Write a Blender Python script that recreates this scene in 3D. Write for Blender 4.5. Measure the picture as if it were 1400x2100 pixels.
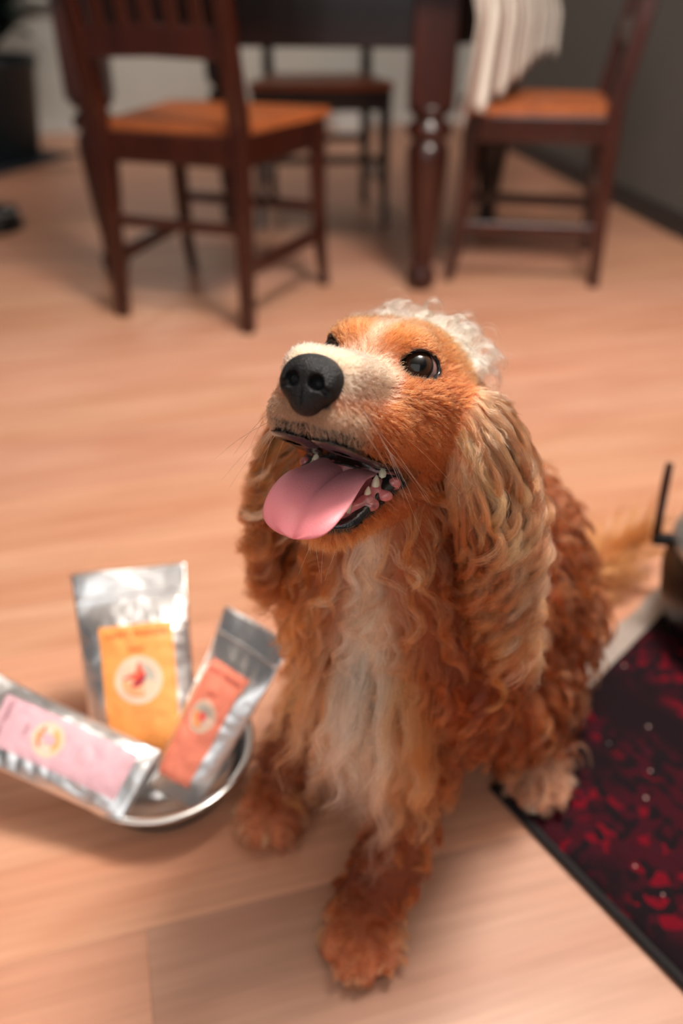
import bpy, bmesh, math, random, time
import numpy as np
from mathutils import Vector, Matrix, noise, kdtree

T0 = time.time()
random.seed(7)
RNG = np.random.default_rng(7)
for o in list(bpy.data.objects):
    bpy.data.objects.remove(o, do_unlink=True)
SC = bpy.context.scene
COL = SC.collection

# ------------------------------------------------------------------ camera
CAM_H, PITCH, LENS = 0.70, 33.0, 28.0
cam_d = bpy.data.cameras.new('camera')
cam_d.sensor_fit = 'VERTICAL'
cam_d.sensor_height = 36.0
cam_d.sensor_width = 24.0
cam_d.lens = LENS
cam_d.clip_start = 0.02
cam_d.dof.use_dof = True
cam_d.dof.focus_distance = 0.458
cam_d.dof.aperture_fstop = 2.7
cam = bpy.data.objects.new('camera', cam_d)
cam.location = (0, 0, CAM_H)
cam.rotation_euler = (math.radians(90 - PITCH), 0, 0)
COL.objects.link(cam)
SC.camera = cam

# ------------------------------------------------------------------ world, lights, exposure
world = bpy.data.worlds.new('world')
SC.world = world
world.use_nodes = True
bg = world.node_tree.nodes['Background']
bg.inputs[0].default_value = (0.92, 0.96, 1.0, 1)
bg.inputs[1].default_value = 0.10

def area_light(name, loc, aim, size, energy, color, shape='DISK', size_y=None):
    l = bpy.data.lights.new(name, 'AREA')
    l.shape = shape
    l.size = size
    if size_y:
        l.size_y = size_y
    l.energy = energy
    l.color = color
    o = bpy.data.objects.new(name, l)
    o.location = loc
    o.rotation_euler = (Vector(aim) - Vector(loc)).to_track_quat('-Z', 'Y').to_euler()
    COL.objects.link(o)
    return o
def pendant_light(name, loc, radius, energy, color):
    l = bpy.data.lights.new(name, 'POINT')
    l.energy = energy; l.color = color; l.shadow_soft_size = radius
    o = bpy.data.objects.new(name, l); o.location = loc
    COL.objects.link(o)
    return o
pendant_light('ceiling_lamp', (0.46, 0.80, 2.02), 0.24, 178, (1.0, 0.93, 0.86))
area_light('fill_light', (-0.55, -1.45, 1.45), (0.0, 0.6, 0.30), 2.4, 20, (1.0, 0.97, 0.94), 'RECTANGLE', 1.7)  # added fill behind the camera for the dog's front and the foil
area_light('wall_wash', (-1.1, 4.75, 2.2), (-1.1, 4.75, 0), 0.35, 13, (1.0, 0.95, 0.88))  # added wash that brightens the back wall

SC.cycles.max_bounces = 8
SC.cycles.diffuse_bounces = 3
SC.cycles.glossy_bounces = 3
SC.cycles.transmission_bounces = 8
SC.cycles.use_adaptive_sampling = True
SC.cycles.adaptive_threshold = 0.1
SC.view_settings.view_transform = 'Standard'
SC.view_settings.look = 'None'
SC.view_settings.exposure = -0.08
SC.view_settings.gamma = 1.0
SC.view_settings.use_curve_mapping = False

# ------------------------------------------------------------------ helpers
def lin(r, g, b):
    f = lambda c: (c / 255 / 12.92) if c / 255 <= 0.04045 else ((c / 255 + 0.055) / 1.055) ** 2.4
    return (f(r), f(g), f(b))

def mat(name, col, rough=0.5, metal=0.0, var=0.10, scale=30.0, bump=0.0, bscale=None, coat=0.0, spec=None, stretch=None):
    m = bpy.data.materials.new(name)
    m.use_nodes = True
    nt = m.node_tree
    b = nt.nodes['Principled BSDF']
    b.inputs['Roughness'].default_value = rough
    b.inputs['Metallic'].default_value = metal
    if coat:
        b.inputs['Coat Weight'].default_value = coat
        b.inputs['Coat Roughness'].default_value = 0.05
    if spec is not None:
        b.inputs['Specular IOR Level'].default_value = spec
    tc = nt.nodes.new('ShaderNodeTexCoord')
    src = tc.outputs['Object']
    if stretch:
        mp = nt.nodes.new('ShaderNodeMapping')
        mp.inputs['Scale'].default_value = stretch
        nt.links.new(src, mp.inputs['Vector'])
        src = mp.outputs['Vector']
    n = nt.nodes.new('ShaderNodeTexNoise')
    n.inputs['Scale'].default_value = scale
    n.inputs['Detail'].default_value = 5
    nt.links.new(src, n.inputs['Vector'])
    r = nt.nodes.new('ShaderNodeValToRGB')
    c = np.array(col)
    r.color_ramp.elements[0].position = 0.3
    r.color_ramp.elements[1].position = 0.7
    r.color_ramp.elements[0].color = (*np.clip(c * (1 - var), 0, 1), 1)
    r.color_ramp.elements[1].color = (*np.clip(c * (1 + var), 0, 1), 1)
    nt.links.new(n.outputs['Fac'], r.inputs['Fac'])
    nt.links.new(r.outputs['Color'], b.inputs['Base Color'])
    if bump:
        n2 = nt.nodes.new('ShaderNodeTexNoise')
        n2.inputs['Scale'].default_value = bscale or scale
        n2.inputs['Detail'].default_value = 4
        nt.links.new(src, n2.inputs['Vector'])
        bp = nt.nodes.new('ShaderNodeBump')
        bp.inputs['Strength'].default_value = bump
        bp.inputs['Distance'].default_value = 0.002
        nt.links.new(n2.outputs['Fac'], bp.inputs['Height'])
        nt.links.new(bp.outputs['Normal'], b.inputs['Normal'])
    return m

def mesh_obj(name, verts, faces, m, parent=None, smooth=False, loc=None, rotz=None):
    me = bpy.data.meshes.new(name)
    me.from_pydata([tuple(v) for v in verts], [], [tuple(f) for f in faces])
    me.update()
    if smooth:
        me.polygons.foreach_set('use_smooth', [True] * len(me.polygons))
    if m:
        me.materials.append(m)
    o = bpy.data.objects.new(name, me)
    COL.objects.link(o)
    if parent:
        o.parent = parent
    if loc is not None:
        o.location = loc
    if rotz is not None:
        o.rotation_euler = (0, 0, rotz)
    return o

def tag(o, label=None, cat=None, group=None, kind=None):
    if label: o['label'] = label
    if cat: o['category'] = cat
    if group: o['group'] = group
    if kind: o['kind'] = kind
    return o

def empty(name, loc=(0, 0, 0), rotz=0.0):
    o = bpy.data.objects.new(name, None)
    o.empty_display_size = 0.05
    o.location = loc
    o.rotation_euler = (0, 0, rotz)
    COL.objects.link(o)
    return o

def loft(rings, cap=True, close=True):
    """rings: list of equal-length lists of points -> verts, faces"""
    n = len(rings[0])
    V = [tuple(p) for r in rings for p in r]
    F = []
    for i in range(len(rings) - 1):
        for j in range(n if close else n - 1):
            k = (j + 1) % n
            F.append((i * n + j, i * n + k, (i + 1) * n + k, (i + 1) * n + j))
    if cap:
        F.append(tuple(reversed(range(n))))
        F.append(tuple(range((len(rings) - 1) * n, len(rings) * n)))
    return V, F

def bar(path, wid, dep, chamf=0.2):
    """square-section bar (8-gon section with eased corners) along path; wid across X-ish, dep across the other axis"""
    rings = []
    P = [Vector(p) for p in path]
    for i, p in enumerate(P):
        d = (P[min(i + 1, len(P) - 1)] - P[max(i - 1, 0)]).normalized()
        ref = Vector((1, 0, 0)) if abs(d.x) < 0.8 else Vector((0, 0, 1))
        b = d.cross(ref).normalized()
        a = b.cross(d).normalized()
        w = wid[i] if hasattr(wid, '__len__') else wid
        h = dep[i] if hasattr(dep, '__len__') else dep
        c = chamf
        s = [(1, 1 - c), (1 - c, 1), (-1 + c, 1), (-1, 1 - c), (-1, -1 + c), (-1 + c, -1), (1 - c, -1), (1, -1 + c)]
        rings.append([p + a * (x * w / 2) + b * (y * h / 2) for x, y in s])
    return loft(rings)

def lathe(prof, n=32, cx=0, cy=0):
    rings = []
    for r, z in prof:
        rings.append([(cx + r * math.cos(2 * math.pi * k / n), cy + r * math.sin(2 * math.pi * k / n), z) for k in range(n)])
    return loft(rings)

def tube(path, rad, n=10):
    rings = []
    P = [Vector(p) for p in path]
    prev = None
    for i, p in enumerate(P):
        d = (P[min(i + 1, len(P) - 1)] - P[max(i - 1, 0)]).normalized()
        ref = prev or (Vector((0, 0, 1)) if abs(d.z) < 0.9 else Vector((1, 0, 0)))
        a = (ref - d * ref.dot(d)).normalized()
        prev = a
        b = d.cross(a)
        r = rad[i] if hasattr(rad, '__len__') else rad
        rings.append([p + (a * math.cos(2 * math.pi * k / n) + b * math.sin(2 * math.pi * k / n)) * r for k in range(n)])
    return loft(rings)

def copy_tree(o, parent=None):
    c = o.copy()
    COL.objects.link(c)
    c.parent = parent
    for ch in list(o.children):
        copy_tree(ch, c)
    return c
# ==================================================================== SETTING
def floor_mat():
    m = bpy.data.materials.new('beech_laminate')
    m.use_nodes = True
    nt = m.node_tree
    L = nt.links.new
    b = nt.nodes['Principled BSDF']
    tc = nt.nodes.new('ShaderNodeTexCoord')
    oi = nt.nodes.new('ShaderNodeObjectInfo')
    add = nt.nodes.new('ShaderNodeVectorMath'); add.operation = 'ADD'
    mul = nt.nodes.new('ShaderNodeVectorMath'); mul.operation = 'SCALE'
    comb = nt.nodes.new('ShaderNodeCombineXYZ')
    for k in range(3):
        L(oi.outputs['Random'], comb.inputs[k])
    L(comb.outputs[0], mul.inputs[0]); mul.inputs['Scale'].default_value = 13.0
    L(tc.outputs['Object'], add.inputs[0]); L(mul.outputs[0], add.inputs[1])
    mp = nt.nodes.new('ShaderNodeMapping'); mp.inputs['Scale'].default_value = (2.2, 60, 1)
    L(add.outputs[0], mp.inputs['Vector'])
    g = nt.nodes.new('ShaderNodeTexNoise'); g.inputs['Scale'].default_value = 2.0; g.inputs['Detail'].default_value = 6
    L(mp.outputs[0], g.inputs['Vector'])
    mp2 = nt.nodes.new('ShaderNodeMapping'); mp2.inputs['Scale'].default_value = (1.2, 9, 1)
    L(add.outputs[0], mp2.inputs['Vector'])
    g2 = nt.nodes.new('ShaderNodeTexNoise'); g2.inputs['Scale'].default_value = 1.6; g2.inputs['Detail'].default_value = 3
    g2.inputs['Distortion'].default_value = 0.8
    L(mp2.outputs[0], g2.inputs['Vector'])
    r1 = nt.nodes.new('ShaderNodeValToRGB')
    r1.color_ramp.elements[0].position = 0.30; r1.color_ramp.elements[0].color = (*lin(199, 141, 113), 1)
    r1.color_ramp.elements[1].position = 0.72; r1.color_ramp.elements[1].color = (*lin(218, 168, 141), 1)
    L(g2.outputs['Fac'], r1.inputs['Fac'])
    r2 = nt.nodes.new('ShaderNodeValToRGB')
    r2.color_ramp.elements[0].position = 0.35; r2.color_ramp.elements[0].color = (0.86, 0.84, 0.82, 1)
    r2.color_ramp.elements[1].position = 0.62; r2.color_ramp.elements[1].color = (1, 1, 1, 1)
    L(g.outputs['Fac'], r2.inputs['Fac'])
    mx = nt.nodes.new('ShaderNodeMix'); mx.data_type = 'RGBA'; mx.blend_type = 'MULTIPLY'
    mx.inputs['Factor'].default_value = 1.0
    L(r1.outputs['Color'], mx.inputs['A']); L(r2.outputs['Color'], mx.inputs['B'])
    hs = nt.nodes.new('ShaderNodeHueSaturation')
    mr = nt.nodes.new('ShaderNodeMapRange')
    mr.inputs['To Min'].default_value = 0.96; mr.inputs['To Max'].default_value = 1.04
    L(oi.outputs['Random'], mr.inputs['Value']); L(mr.outputs[0], hs.inputs['Value'])
    tint = nt.nodes.new('ShaderNodeMix'); tint.data_type = 'RGBA'; tint.blend_type = 'MULTIPLY'; tint.inputs['Factor'].default_value = 1.0
    L(oi.outputs['Color'], tint.inputs['B'])
    L(mx.outputs['Result'], hs.inputs['Color']); L(hs.outputs['Color'], tint.inputs['A']); L(tint.outputs['Result'], b.inputs['Base Color'])
    b.inputs['Roughness'].default_value = 0.42
    b.inputs['Specular IOR Level'].default_value = 0.35
    bp = nt.nodes.new('ShaderNodeBump'); bp.inputs['Strength'].default_value = 0.12; bp.inputs['Distance'].default_value = 0.0006
    L(g.outputs['Fac'], bp.inputs['Height']); L(bp.outputs['Normal'], b.inputs['Normal'])
    return m

M_SUB = mat('underlay', lin(70, 52, 40), 0.9)
M_FLOOR = floor_mat()
floor = mesh_obj('floor', [(-3.4, -1.6, -0.012), (3.0, -1.6, -0.012), (3.0, 6.6, -0.012), (-3.4, 6.6, -0.012),
                           (-3.4, -1.6, -0.03), (3.0, -1.6, -0.03), (3.0, 6.6, -0.03), (-3.4, 6.6, -0.03)],
                 [(0, 1, 2, 3), (7, 6, 5, 4), (0, 4, 5, 1), (1, 5, 6, 2), (2, 6, 7, 3), (3, 7, 4, 0)], M_SUB)
tag(floor, kind='structure')
# laminate boards, each its own piece; they run 15 degrees off the camera axis
PA = math.radians(15.2)
PW, PLEN = 0.20, 1.28
g = 0.0001
x0, x1, y0, y1, zt, zb, c = g, PLEN - g, g, PW - g, 0.0, -0.011, 0.0002
plank_me = bpy.data.meshes.new('plank')
pv = [(x0, y0, zb), (x1, y0, zb), (x1, y1, zb), (x0, y1, zb),
      (x0, y0, zt - c), (x1, y0, zt - c), (x1, y1, zt - c), (x0, y1, zt - c),
      (x0 + c, y0 + c, zt), (x1 - c, y0 + c, zt), (x1 - c, y1 - c, zt), (x0 + c, y1 - c, zt)]
pf = [(3, 2, 1, 0), (8, 9, 10, 11)]
for k in range(4):
    j = (k + 1) % 4
    pf.append((k, j, 4 + j, 4 + k)); pf.append((4 + k, 4 + j, 8 + j, 8 + k))
plank_me.from_pydata(pv, [], pf); plank_me.materials.append(M_FLOOR)
ax = Vector((math.cos(PA), math.sin(PA), 0)); ay = Vector((-math.sin(PA), math.cos(PA), 0))
row0 = 0.4258            # a board seam in the foreground passes here
end0 = Vector((-0.174, 0.394, 0)).dot(ax)
prr = random.Random(3)
for r in range(-8, 29):
    yy = row0 + (r) * PW
    off = (end0 if r == -1 else end0 + prr.uniform(0, PLEN))
    for q in range(-3, 4):
        s = off + q * PLEN
        cpt = ax * (s + PLEN / 2) + ay * (yy + PW / 2)
        if cpt.y < -0.75 or cpt.y > 6.0 or abs(cpt.x) > 1.95 + 0.2 * max(cpt.y - 2.5, 0):
            continue
        o = bpy.data.objects.new('plank', plank_me)
        o.location = ax * s + ay * yy
        o.rotation_euler = (0, 0, PA)
        o.parent = floor
        q_ = prr.uniform(.90, 1.0)
        o.color = (q_, q_ * prr.uniform(.95, 1.0), q_ * prr.uniform(.92, 1.0), 1)
        if r == -1 and q == 0:
            o.color = (.74, .76, .78, 1)      # the greyer board in the foreground
        COL.objects.link(o)

M_WALLW = mat('white_plaster', lin(205, 204, 196), 0.85, var=0.03, scale=4, bump=0.1, bscale=120)
M_WALLG = mat('dark_grey_paint', lin(92, 88, 84), 0.8, var=0.05, scale=5, bump=0.1, bscale=150)
M_SKIRTD = mat('dark_skirting', lin(38, 36, 36), 0.5, var=0.08)
M_SKIRTW = mat('white_skirting', lin(214, 212, 206), 0.5, var=0.03)

def wall(name, a, b, h, th, m, z0=0.0):
    a, b = Vector((*a, 0)), Vector((*b, 0))
    d = (b - a).normalized(); nrm = Vector((-d.y, d.x, 0)) * th
    V = []
    for z in (z0, h):
        V += [(a.x, a.y, z), (b.x, b.y, z), (b.x + nrm.x, b.y + nrm.y, z), (a.x + nrm.x, a.y + nrm.y, z)]
    o = mesh_obj(name, V, [(3, 2, 1, 0), (4, 5, 6, 7), (0, 1, 5, 4), (1, 2, 6, 5), (2, 3, 7, 6), (3, 0, 4, 7)], m)
    return tag(o, kind='structure')
# the right wall runs back at about 8 degrees, the far wall is square to the boards
RW = [(1.639, -0.60), (0.81, 5.36)]
wall('wall_right', RW[1], RW[0], 2.45, 0.10, M_WALLG, -0.03)
wall('baseboard_right', (RW[1][0] - 0.013, RW[1][1] - 0.0), (RW[0][0] - 0.013, RW[0][1]), 0.075, 0.014, M_SKIRTD)
BW = [(-3.3, 4.95), (1.0, 5.80)]
wall('wall_back', BW[0], BW[1], 2.45, 0.10, M_WALLW, -0.03)
wall('baseboard_back', (BW[0][0] + .002, BW[0][1] - 0.013), (0.75, 5.738), 0.07, 0.012, M_SKIRTW)
ceil = mesh_obj('ceiling', [(-3.4, -1.6, 2.45), (3.0, -1.6, 2.45), (3.0, 6.6, 2.45), (-3.4, 6.6, 2.45),
                            (-3.4, -1.6, 2.5), (3.0, -1.6, 2.5), (3.0, 6.6, 2.5), (-3.4, 6.6, 2.5)],
                [(3, 2, 1, 0), (4, 5, 6, 7), (0, 1, 5, 4), (1, 2, 6, 5), (2, 3, 7, 6), (3, 0, 4, 7)],
                mat('ceiling_paint', lin(225, 223, 218), 0.9, var=0.02))
tag(ceil, kind='structure')
# ==================================================================== FURNITURE
M_WOOD = mat('mahogany', lin(52, 17, 8), 0.32, var=0.35, scale=6, stretch=(6, 6, 1.0), coat=0.25)
M_WOODD = mat('dark_mahogany', lin(28, 11, 8), 0.30, var=0.35, scale=6, stretch=(6, 6, 1.0), coat=0.25)
M_SEAT = mat('worn_seat_wood', lin(168, 92, 50), 0.45, var=0.2, scale=8, stretch=(1, 7, 1))

def make_chair(name, rear_mid, fwd, wr, wf, dep, sh, label, wood=None):
    """local frame: +Y forward (to the front legs), origin between the rear feet"""
    ang = math.atan2(fwd[1], fwd[0]) - math.pi / 2
    t = empty(name, (rear_mid[0], rear_mid[1], 0), ang)
    tag(t, label, 'chair', 'dining chairs around the table')
    W = wood or M_WOOD
    A = lambda n, vf, m=W, p=t, sm=False: mesh_obj(n, *vf, m, p, sm)
    s = 0.036
    for sx in (-1, 1):
        x = sx * wr / 2
        A('rear_leg', bar([(x, 0, 0), (x, 0.012, sh * 0.5), (x, 0.018, sh), (x, -0.01, sh + 0.18), (x * 0.99, -0.07, sh + 0.50)],
                         [s * .85, s, s * 1.1, s, s * .8], [s * .8, s, s * 1.15, s, s * .75]))
        xf = sx * wf / 2
        A('front_leg', bar([(xf, dep + 0.012, 0), (xf * 0.985, dep - 0.008, 0.09), (xf * .975, dep - 0.018, 0.22), (xf * .97, dep - 0.02, sh - 0.02)],
                          [s * .62, s * .7, s * .9, s * 1.1], [s * .62, s * .75, s * .95, s * 1.1]))
    # seat board with dished top and overhang, rails under it
    nx, ny = 9, 9
    top, bot = [], []
    for j in range(ny + 1):
        v = j / ny
        y = 0.03 + v * (dep + 0.012 - 0.03)
        w = (wr * 0.93 + (wf + 0.035 - wr * 0.93) * v)
        for i in range(nx + 1):
            u = i / nx * 2 - 1
            dish = -0.008 * (1 - u * u) * (1 - (2 * v - 1) ** 2)
            fy = y + (0.012 * (1 - u * u) if j == ny else 0)
            top.append((u * w / 2, fy, sh + dish)); bot.append((u * w / 2, fy, sh - 0.022))
    n = nx + 1
    F = []
    m0 = len(top)
    for j in range(ny):
        for i in range(nx):
            a = j * n + i
            F.append((a, a + 1, a + n + 1, a + n)); F.append((m0 + a + n, m0 + a + n + 1, m0 + a + 1, m0 + a))
    for i in range(nx):
        F.append((i + 1, i, m0 + i, m0 + i + 1)); a = ny * n + i; F.append((a, a + 1, m0 + a + 1, m0 + a))
    for j in range(ny):
        a = j * n; F.append((a, a + n, m0 + a + n, m0 + a)); a = j * n + nx; F.append((a + n, a, m0 + a, m0 + a + n))
    mesh_obj('seat', top + bot, F, M_SEAT, t)
    zr = sh - 0.055
    A('seat_rail', bar([(-wf / 2 * .97, dep - .02, zr), (wf / 2 * .97, dep - .02, zr)], 0.065, 0.022))
    A('seat_rail', bar([(-wr / 2, .018, zr), (wr / 2, .018, zr)], 0.065, 0.022))
    for sx in (-1, 1):
        A('seat_rail', bar([(sx * wr / 2, .018, zr), (sx * wf / 2 * .97, dep - .02, zr)], 0.022, 0.065))
        A('stretcher', bar([(sx * wr / 2, .01, .15), (sx * wf / 2 * .975, dep - .015, .15)], 0.018, 0.034))
    A('stretcher', bar([(-wf / 2 * .975, dep - .018, .22), (wf / 2 * .975, dep - .018, .22)], 0.026, 0.018))
    A('stretcher', bar([(-wr / 2, .012, .24), (wr / 2, .012, .24)], 0.026, 0.018))
    # back: lower rail, top rail, slats
    yb = lambda z: 0.018 - 0.028 * min(1, max(0, (z - sh) / .18)) - max(0, (z - sh - .18)) / .32 * .06
    z1, z2 = sh + 0.155, sh + 0.47
    A('back_rail', bar([(-wr / 2, yb(z1), z1), (0, yb(z1) - .008, z1 + .006), (wr / 2, yb(z1), z1)], 0.062, 0.02))
    A('back_rail', bar([(-wr / 2 * .99, yb(z2), z2), (0, yb(z2) - .016, z2 + .02), (wr / 2 * .99, yb(z2), z2)], 0.085, 0.022))
    for k in range(5):
        x = (k - 2) * wr * 0.165
        A('slat', bar([(x, yb(z1) - .006, z1 + .02), (x, yb((z1 + z2) / 2) - .004, (z1 + z2) / 2), (x, yb(z2) - .010, z2 - .02)],
                     [.030, .042, .030], .012))
    return t

make_chair('dining_chair', (-0.398, 1.955), (0.154, 0.411), 0.36, 0.43, 0.415, 0.46,
           'mahogany slat-back dining chair with its back to the dog, at left')
make_chair('dining_chair', (0.755, 2.452), (-0.98, 0.19), 0.385, 0.42, 0.40, 0.46,
           'mahogany dining chair seen side-on beside the dark grey wall')
make_chair('dining_chair', (-0.09, 3.36), (0.06, -1.0), 0.36, 0.44, 0.41, 0.46,
           'dark dining chair on the far side of the table, facing the room', M_WOODD)

# ---- dining table
table = empty('dining_table', (0.225, 2.251, 0))
tag(table, 'heavy mahogany dining table with fat turned legs', 'table')
ab = Vector((-0.985, 0.174, 0)); ac = Vector((0.40, 0.917, 0)).normalized()
LAB, LAC = 0.915, 0.70
LP = [Vector((0, 0, 0)), ab * LAB, ac * LAC, ab * LAB + ac * LAC]
prof = [(0.026, 0.0), (0.036, 0.012), (0.040, 0.03), (0.036, 0.052), (0.027, 0.062), (0.030, 0.075), (0.033, 0.085), (0.029, 0.093),
        (0.034, 0.12), (0.045, 0.22), (0.053, 0.33), (0.054, 0.365), (0.046, 0.378), (0.040, 0.386), (0.055, 0.398), (0.058, 0.410), (0.055, 0.422),
        (0.040, 0.432), (0.040, 0.442), (0.056, 0.452), (0.058, 0.462), (0.052, 0.47)]
for p in LP:
    lg = mesh_obj('table_leg', *lathe(prof, 28, p.x, p.y), M_WOODD if p is LP[2] else M_WOOD, table, True)
    mesh_obj('leg_block', *bar([(p.x, p.y, .468), (p.x, p.y, .742)], .108, .108, .08), M_WOOD, lg)
for a, b in ((0, 1), (0, 2), (1, 3), (2, 3)):
    pa, pb = LP[a] + Vector((0, 0, .665)), LP[b] + Vector((0, 0, .665))
    mesh_obj('apron', *bar([pa, pb], .15 if (a, b) in ((0, 1), (2, 3)) else .03, .03 if (a, b) in ((0, 1), (2, 3)) else .15, .05), M_WOODD, table)
e = 0.13
c4 = [LP[0] - ab * .10 - ac * e, LP[1] + ab * e - ac * e, LP[3] + ab * e + ac * e, LP[2] - ab * .10 + ac * e]
V = [(q.x, q.y, .742) for q in c4] + [(q.x, q.y, .765) for q in c4] 
cen = sum(c4, Vector()) / 4
V += [(q.x + (cen - q).x * .012, q.y + (cen - q).y * .012, .772) for q in c4]
F = [(0, 1, 2, 3), (8, 11, 10, 9)]
for k in range(4):
    j = (k + 1) % 4
    F += [(k, 4 + k, 4 + j, j), (4 + k, 8 + k, 8 + j, 4 + j)]
tt = mesh_obj('table_top', V, F, M_WOOD, table)

# ---- striped tablecloth hanging over the table's near right corner and end
def cloth_mat():
    m = bpy.data.materials.new('striped_cloth'); m.use_nodes = True
    nt = m.node_tree; L = nt.links.new; b = nt.nodes['Principled BSDF']; b.inputs['Roughness'].default_value = 0.9
    at = nt.nodes.new('ShaderNodeAttribute'); at.attribute_name = 'stripe'
    w = nt.nodes.new('ShaderNodeMath'); w.operation = 'SINE'
    mu = nt.nodes.new('ShaderNodeMath'); mu.operation = 'MULTIPLY'; mu.inputs[1].default_value = 2 * math.pi / 0.05
    L(at.outputs['Fac'], mu.inputs[0]); L(mu.outputs[0], w.inputs[0])
    r = nt.nodes.new('ShaderNodeValToRGB')
    r.color_ramp.elements[0].position = 0.0; r.color_ramp.elements[0].color = (*lin(226, 218, 206), 1)
    r.color_ramp.elements[1].position = 0.95; r.color_ramp.elements[1].color = (*lin(120, 82, 68), 1)
    e2 = r.color_ramp.elements.new(0.55); e2.color = (*lin(222, 212, 200), 1)
    mr = nt.nodes.new('ShaderNodeMapRange'); mr.inputs['From Min'].default_value = -1
    L(w.outputs[0], mr.inputs['Value']); L(mr.outputs[0], r.inputs['Fac']); L(r.outputs['Color'], b.inputs['Base Color'])
    return m
M_CLOTH = cloth_mat()
def cloth():
    org = table.location
    P0 = Vector((org.x, org.y, 0)) + c4[0]         # near right corner of the top
    P1 = Vector((org.x, org.y, 0)) + c4[3]
    along = (P1 - P0); Ln = along.length; along.normalize()
    outn = Vector((along.y, -along.x, 0))
    V, F, S = [], [], []
    nu, nv = 70, 26
    for i in range(nu + 1):
        u = i / nu
        hang = 0.31 - 0.10 * min(1, u / 0.8) ** 1.0 + 0.012 * math.sin(u * 40)
        for j in range(nv + 1):
            v = j / nv
            s = -0.28 + v * (0.28 + 0.02 + hang)     # runs from the top of the table over the edge
            fold = math.sin(u * 34 + 0.6) * 0.017 + math.sin(u * 71 + 2) * 0.006
            base = P0 + along * (u * (Ln - 0.01) + 0.005)
            if s < 0:
                p = base + outn * (s + 0.004) + Vector((0, 0, 0.7745))
            else:
                d = max(0, s)
                k = min(1, d / 0.12)
                p = base + outn * (0.008 + 0.03 * k + fold * k * (0.5 + 1.5 * d)) + Vector((0, 0, 0.7735 - d))
                p += along * (math.sin(u * 34 + 2.0) * 0.010 * k - 0.40 * d * (1 - u))
            V.append(p); S.append(base.dot(along) + 0.15 * u)
    n = nv + 1
    for i in range(nu):
        for j in range(nv):
            F.append((i * n + j, (i + 1) * n + j, (i + 1) * n + j + 1, i * n + j + 1))
    o = mesh_obj('tablecloth', V, F, M_CLOTH, None, True)
    at = o.data.attributes.new('stripe', 'FLOAT', 'POINT'); at.data.foreach_set('value', S)
    md = o.modifiers.new('thickness', 'SOLIDIFY'); md.thickness = 0.0015; md.offset = 1
    return tag(o, 'white and brown striped cloth hanging off the table end', 'tablecloth')
cloth()

# ---- planter with dark plant on a mat, far left
M_POT = mat('black_planter', lin(20, 28, 32), 0.5, var=0.1)
M_LEAF = mat('dark_leaf', lin(20, 44, 38), 0.45, var=0.4, scale=15)
M_SOIL = mat('soil', lin(40, 30, 24), 0.95, var=0.3, scale=80)
pot_c = (-1.72, 4.33)
pl = empty('potted_plant', (*pot_c, 0.006))
tag(pl, 'dark leafy plant in a black planter at the far left', 'plant')
mesh_obj('planter', *lathe([(0.19, 0), (0.20, 0.01), (0.25, 0.40), (0.262, 0.41), (0.262, 0.455), (0.245, 0.455), (0.235, 0.40), (0.18, 0.39)], 36), M_POT, pl, True)
mesh_obj('soil', *lathe([(0.01, 0.405), (0.10, 0.408), (0.236, 0.402), (0.236, 0.395)], 24), M_SOIL, pl, True)
lr = random.Random(5)
leaf_me = None
for k in range(64):
    az = lr.uniform(0, 2 * math.pi); el = lr.uniform(0.55, 1.25); ln = lr.uniform(0.30, 0.55)
    r0 = Vector((0.08 * math.cos(az), 0.08 * math.sin(az), 0.41 + lr.uniform(0.0, 0.30)))
    if k % 8 == 0:
        mesh_obj('stem', *tube([(r0.x * .6, r0.y * .6, .40), (r0.x, r0.y, .62), (r0.x * 1.6, r0.y * 1.6, .84)], [.012, .01, .006], 7), M_LEAF, pl, True)
    if leaf_me is None:
        V, F = [], []
        for i in range(9):
            t = i / 8
            w = 0.16 * math.sin(math.pi * min(1, t * 0.98 + 0.02)) ** 0.8
            z = 0.34 * t - 0.62 * t * t
            V += [(-w, t, z + 0.03), (0, t, z), (w, t, z + 0.03)]
        for i in range(8):
            a = i * 3
            F += [(a, a + 1, a + 4, a + 3), (a + 1, a + 2, a + 5, a + 4)]
        leaf_me = bpy.data.meshes.new('leaf'); leaf_me.from_pydata(V, [], F); leaf_me.materials.append(M_LEAF)
        leaf_me.polygons.foreach_set('use_smooth', [True] * len(leaf_me.polygons))
    o = bpy.data.objects.new('leaf', leaf_me); COL.objects.link(o); o.parent = pl
    o.location = r0; o.scale = (ln, ln, ln)
    o.rotation_euler = (el * 0.6, 0, az - math.pi / 2)
def flatbox(name, pts, z0, z1, m):
    n = len(pts)
    V = [(x, y, z0) for x, y in pts] + [(x, y, z1) for x, y in pts]
    F = [tuple(reversed(range(n))), tuple(range(n, 2 * n))] + [(k, (k + 1) % n, n + (k + 1) % n, n + k) for k in range(n)]
    return mesh_obj(name, V, F, m)
mt = flatbox('door_mat', [(-1.63, 3.78), (-1.36, 4.52), (-2.2, 4.85), (-2.5, 4.1)], 0.0005, 0.006, mat('dark_mat', lin(36, 38, 46), 0.95, var=0.2, scale=60, bump=.4, bscale=400))
tag(mt, 'dark flat mat lying under the black planter', 'mat')
ol = empty('wall_socket', (-1.42, 5.316, 0.355), math.radians(11.2))
tag(ol, 'grey socket on the white back wall beside the plant', 'socket')
mesh_obj('socket_plate', *bar([(0, 0.002, -.042), (0, 0.002, .042)], .084, .012, .15), mat('grey_plastic', lin(170, 168, 162), .4), ol)
mesh_obj('socket_insert', *bar([(0, -0.009, -.022), (0, -0.009, .022)], .044, .018, .4), mat('dark_plastic', lin(60, 60, 60), .4), ol)
rb = empty('white_box', (0.06, 5.32, 0), math.radians(11))
tag(rb, 'white low box against the back wall, glimpsed between table legs', 'box')
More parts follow.
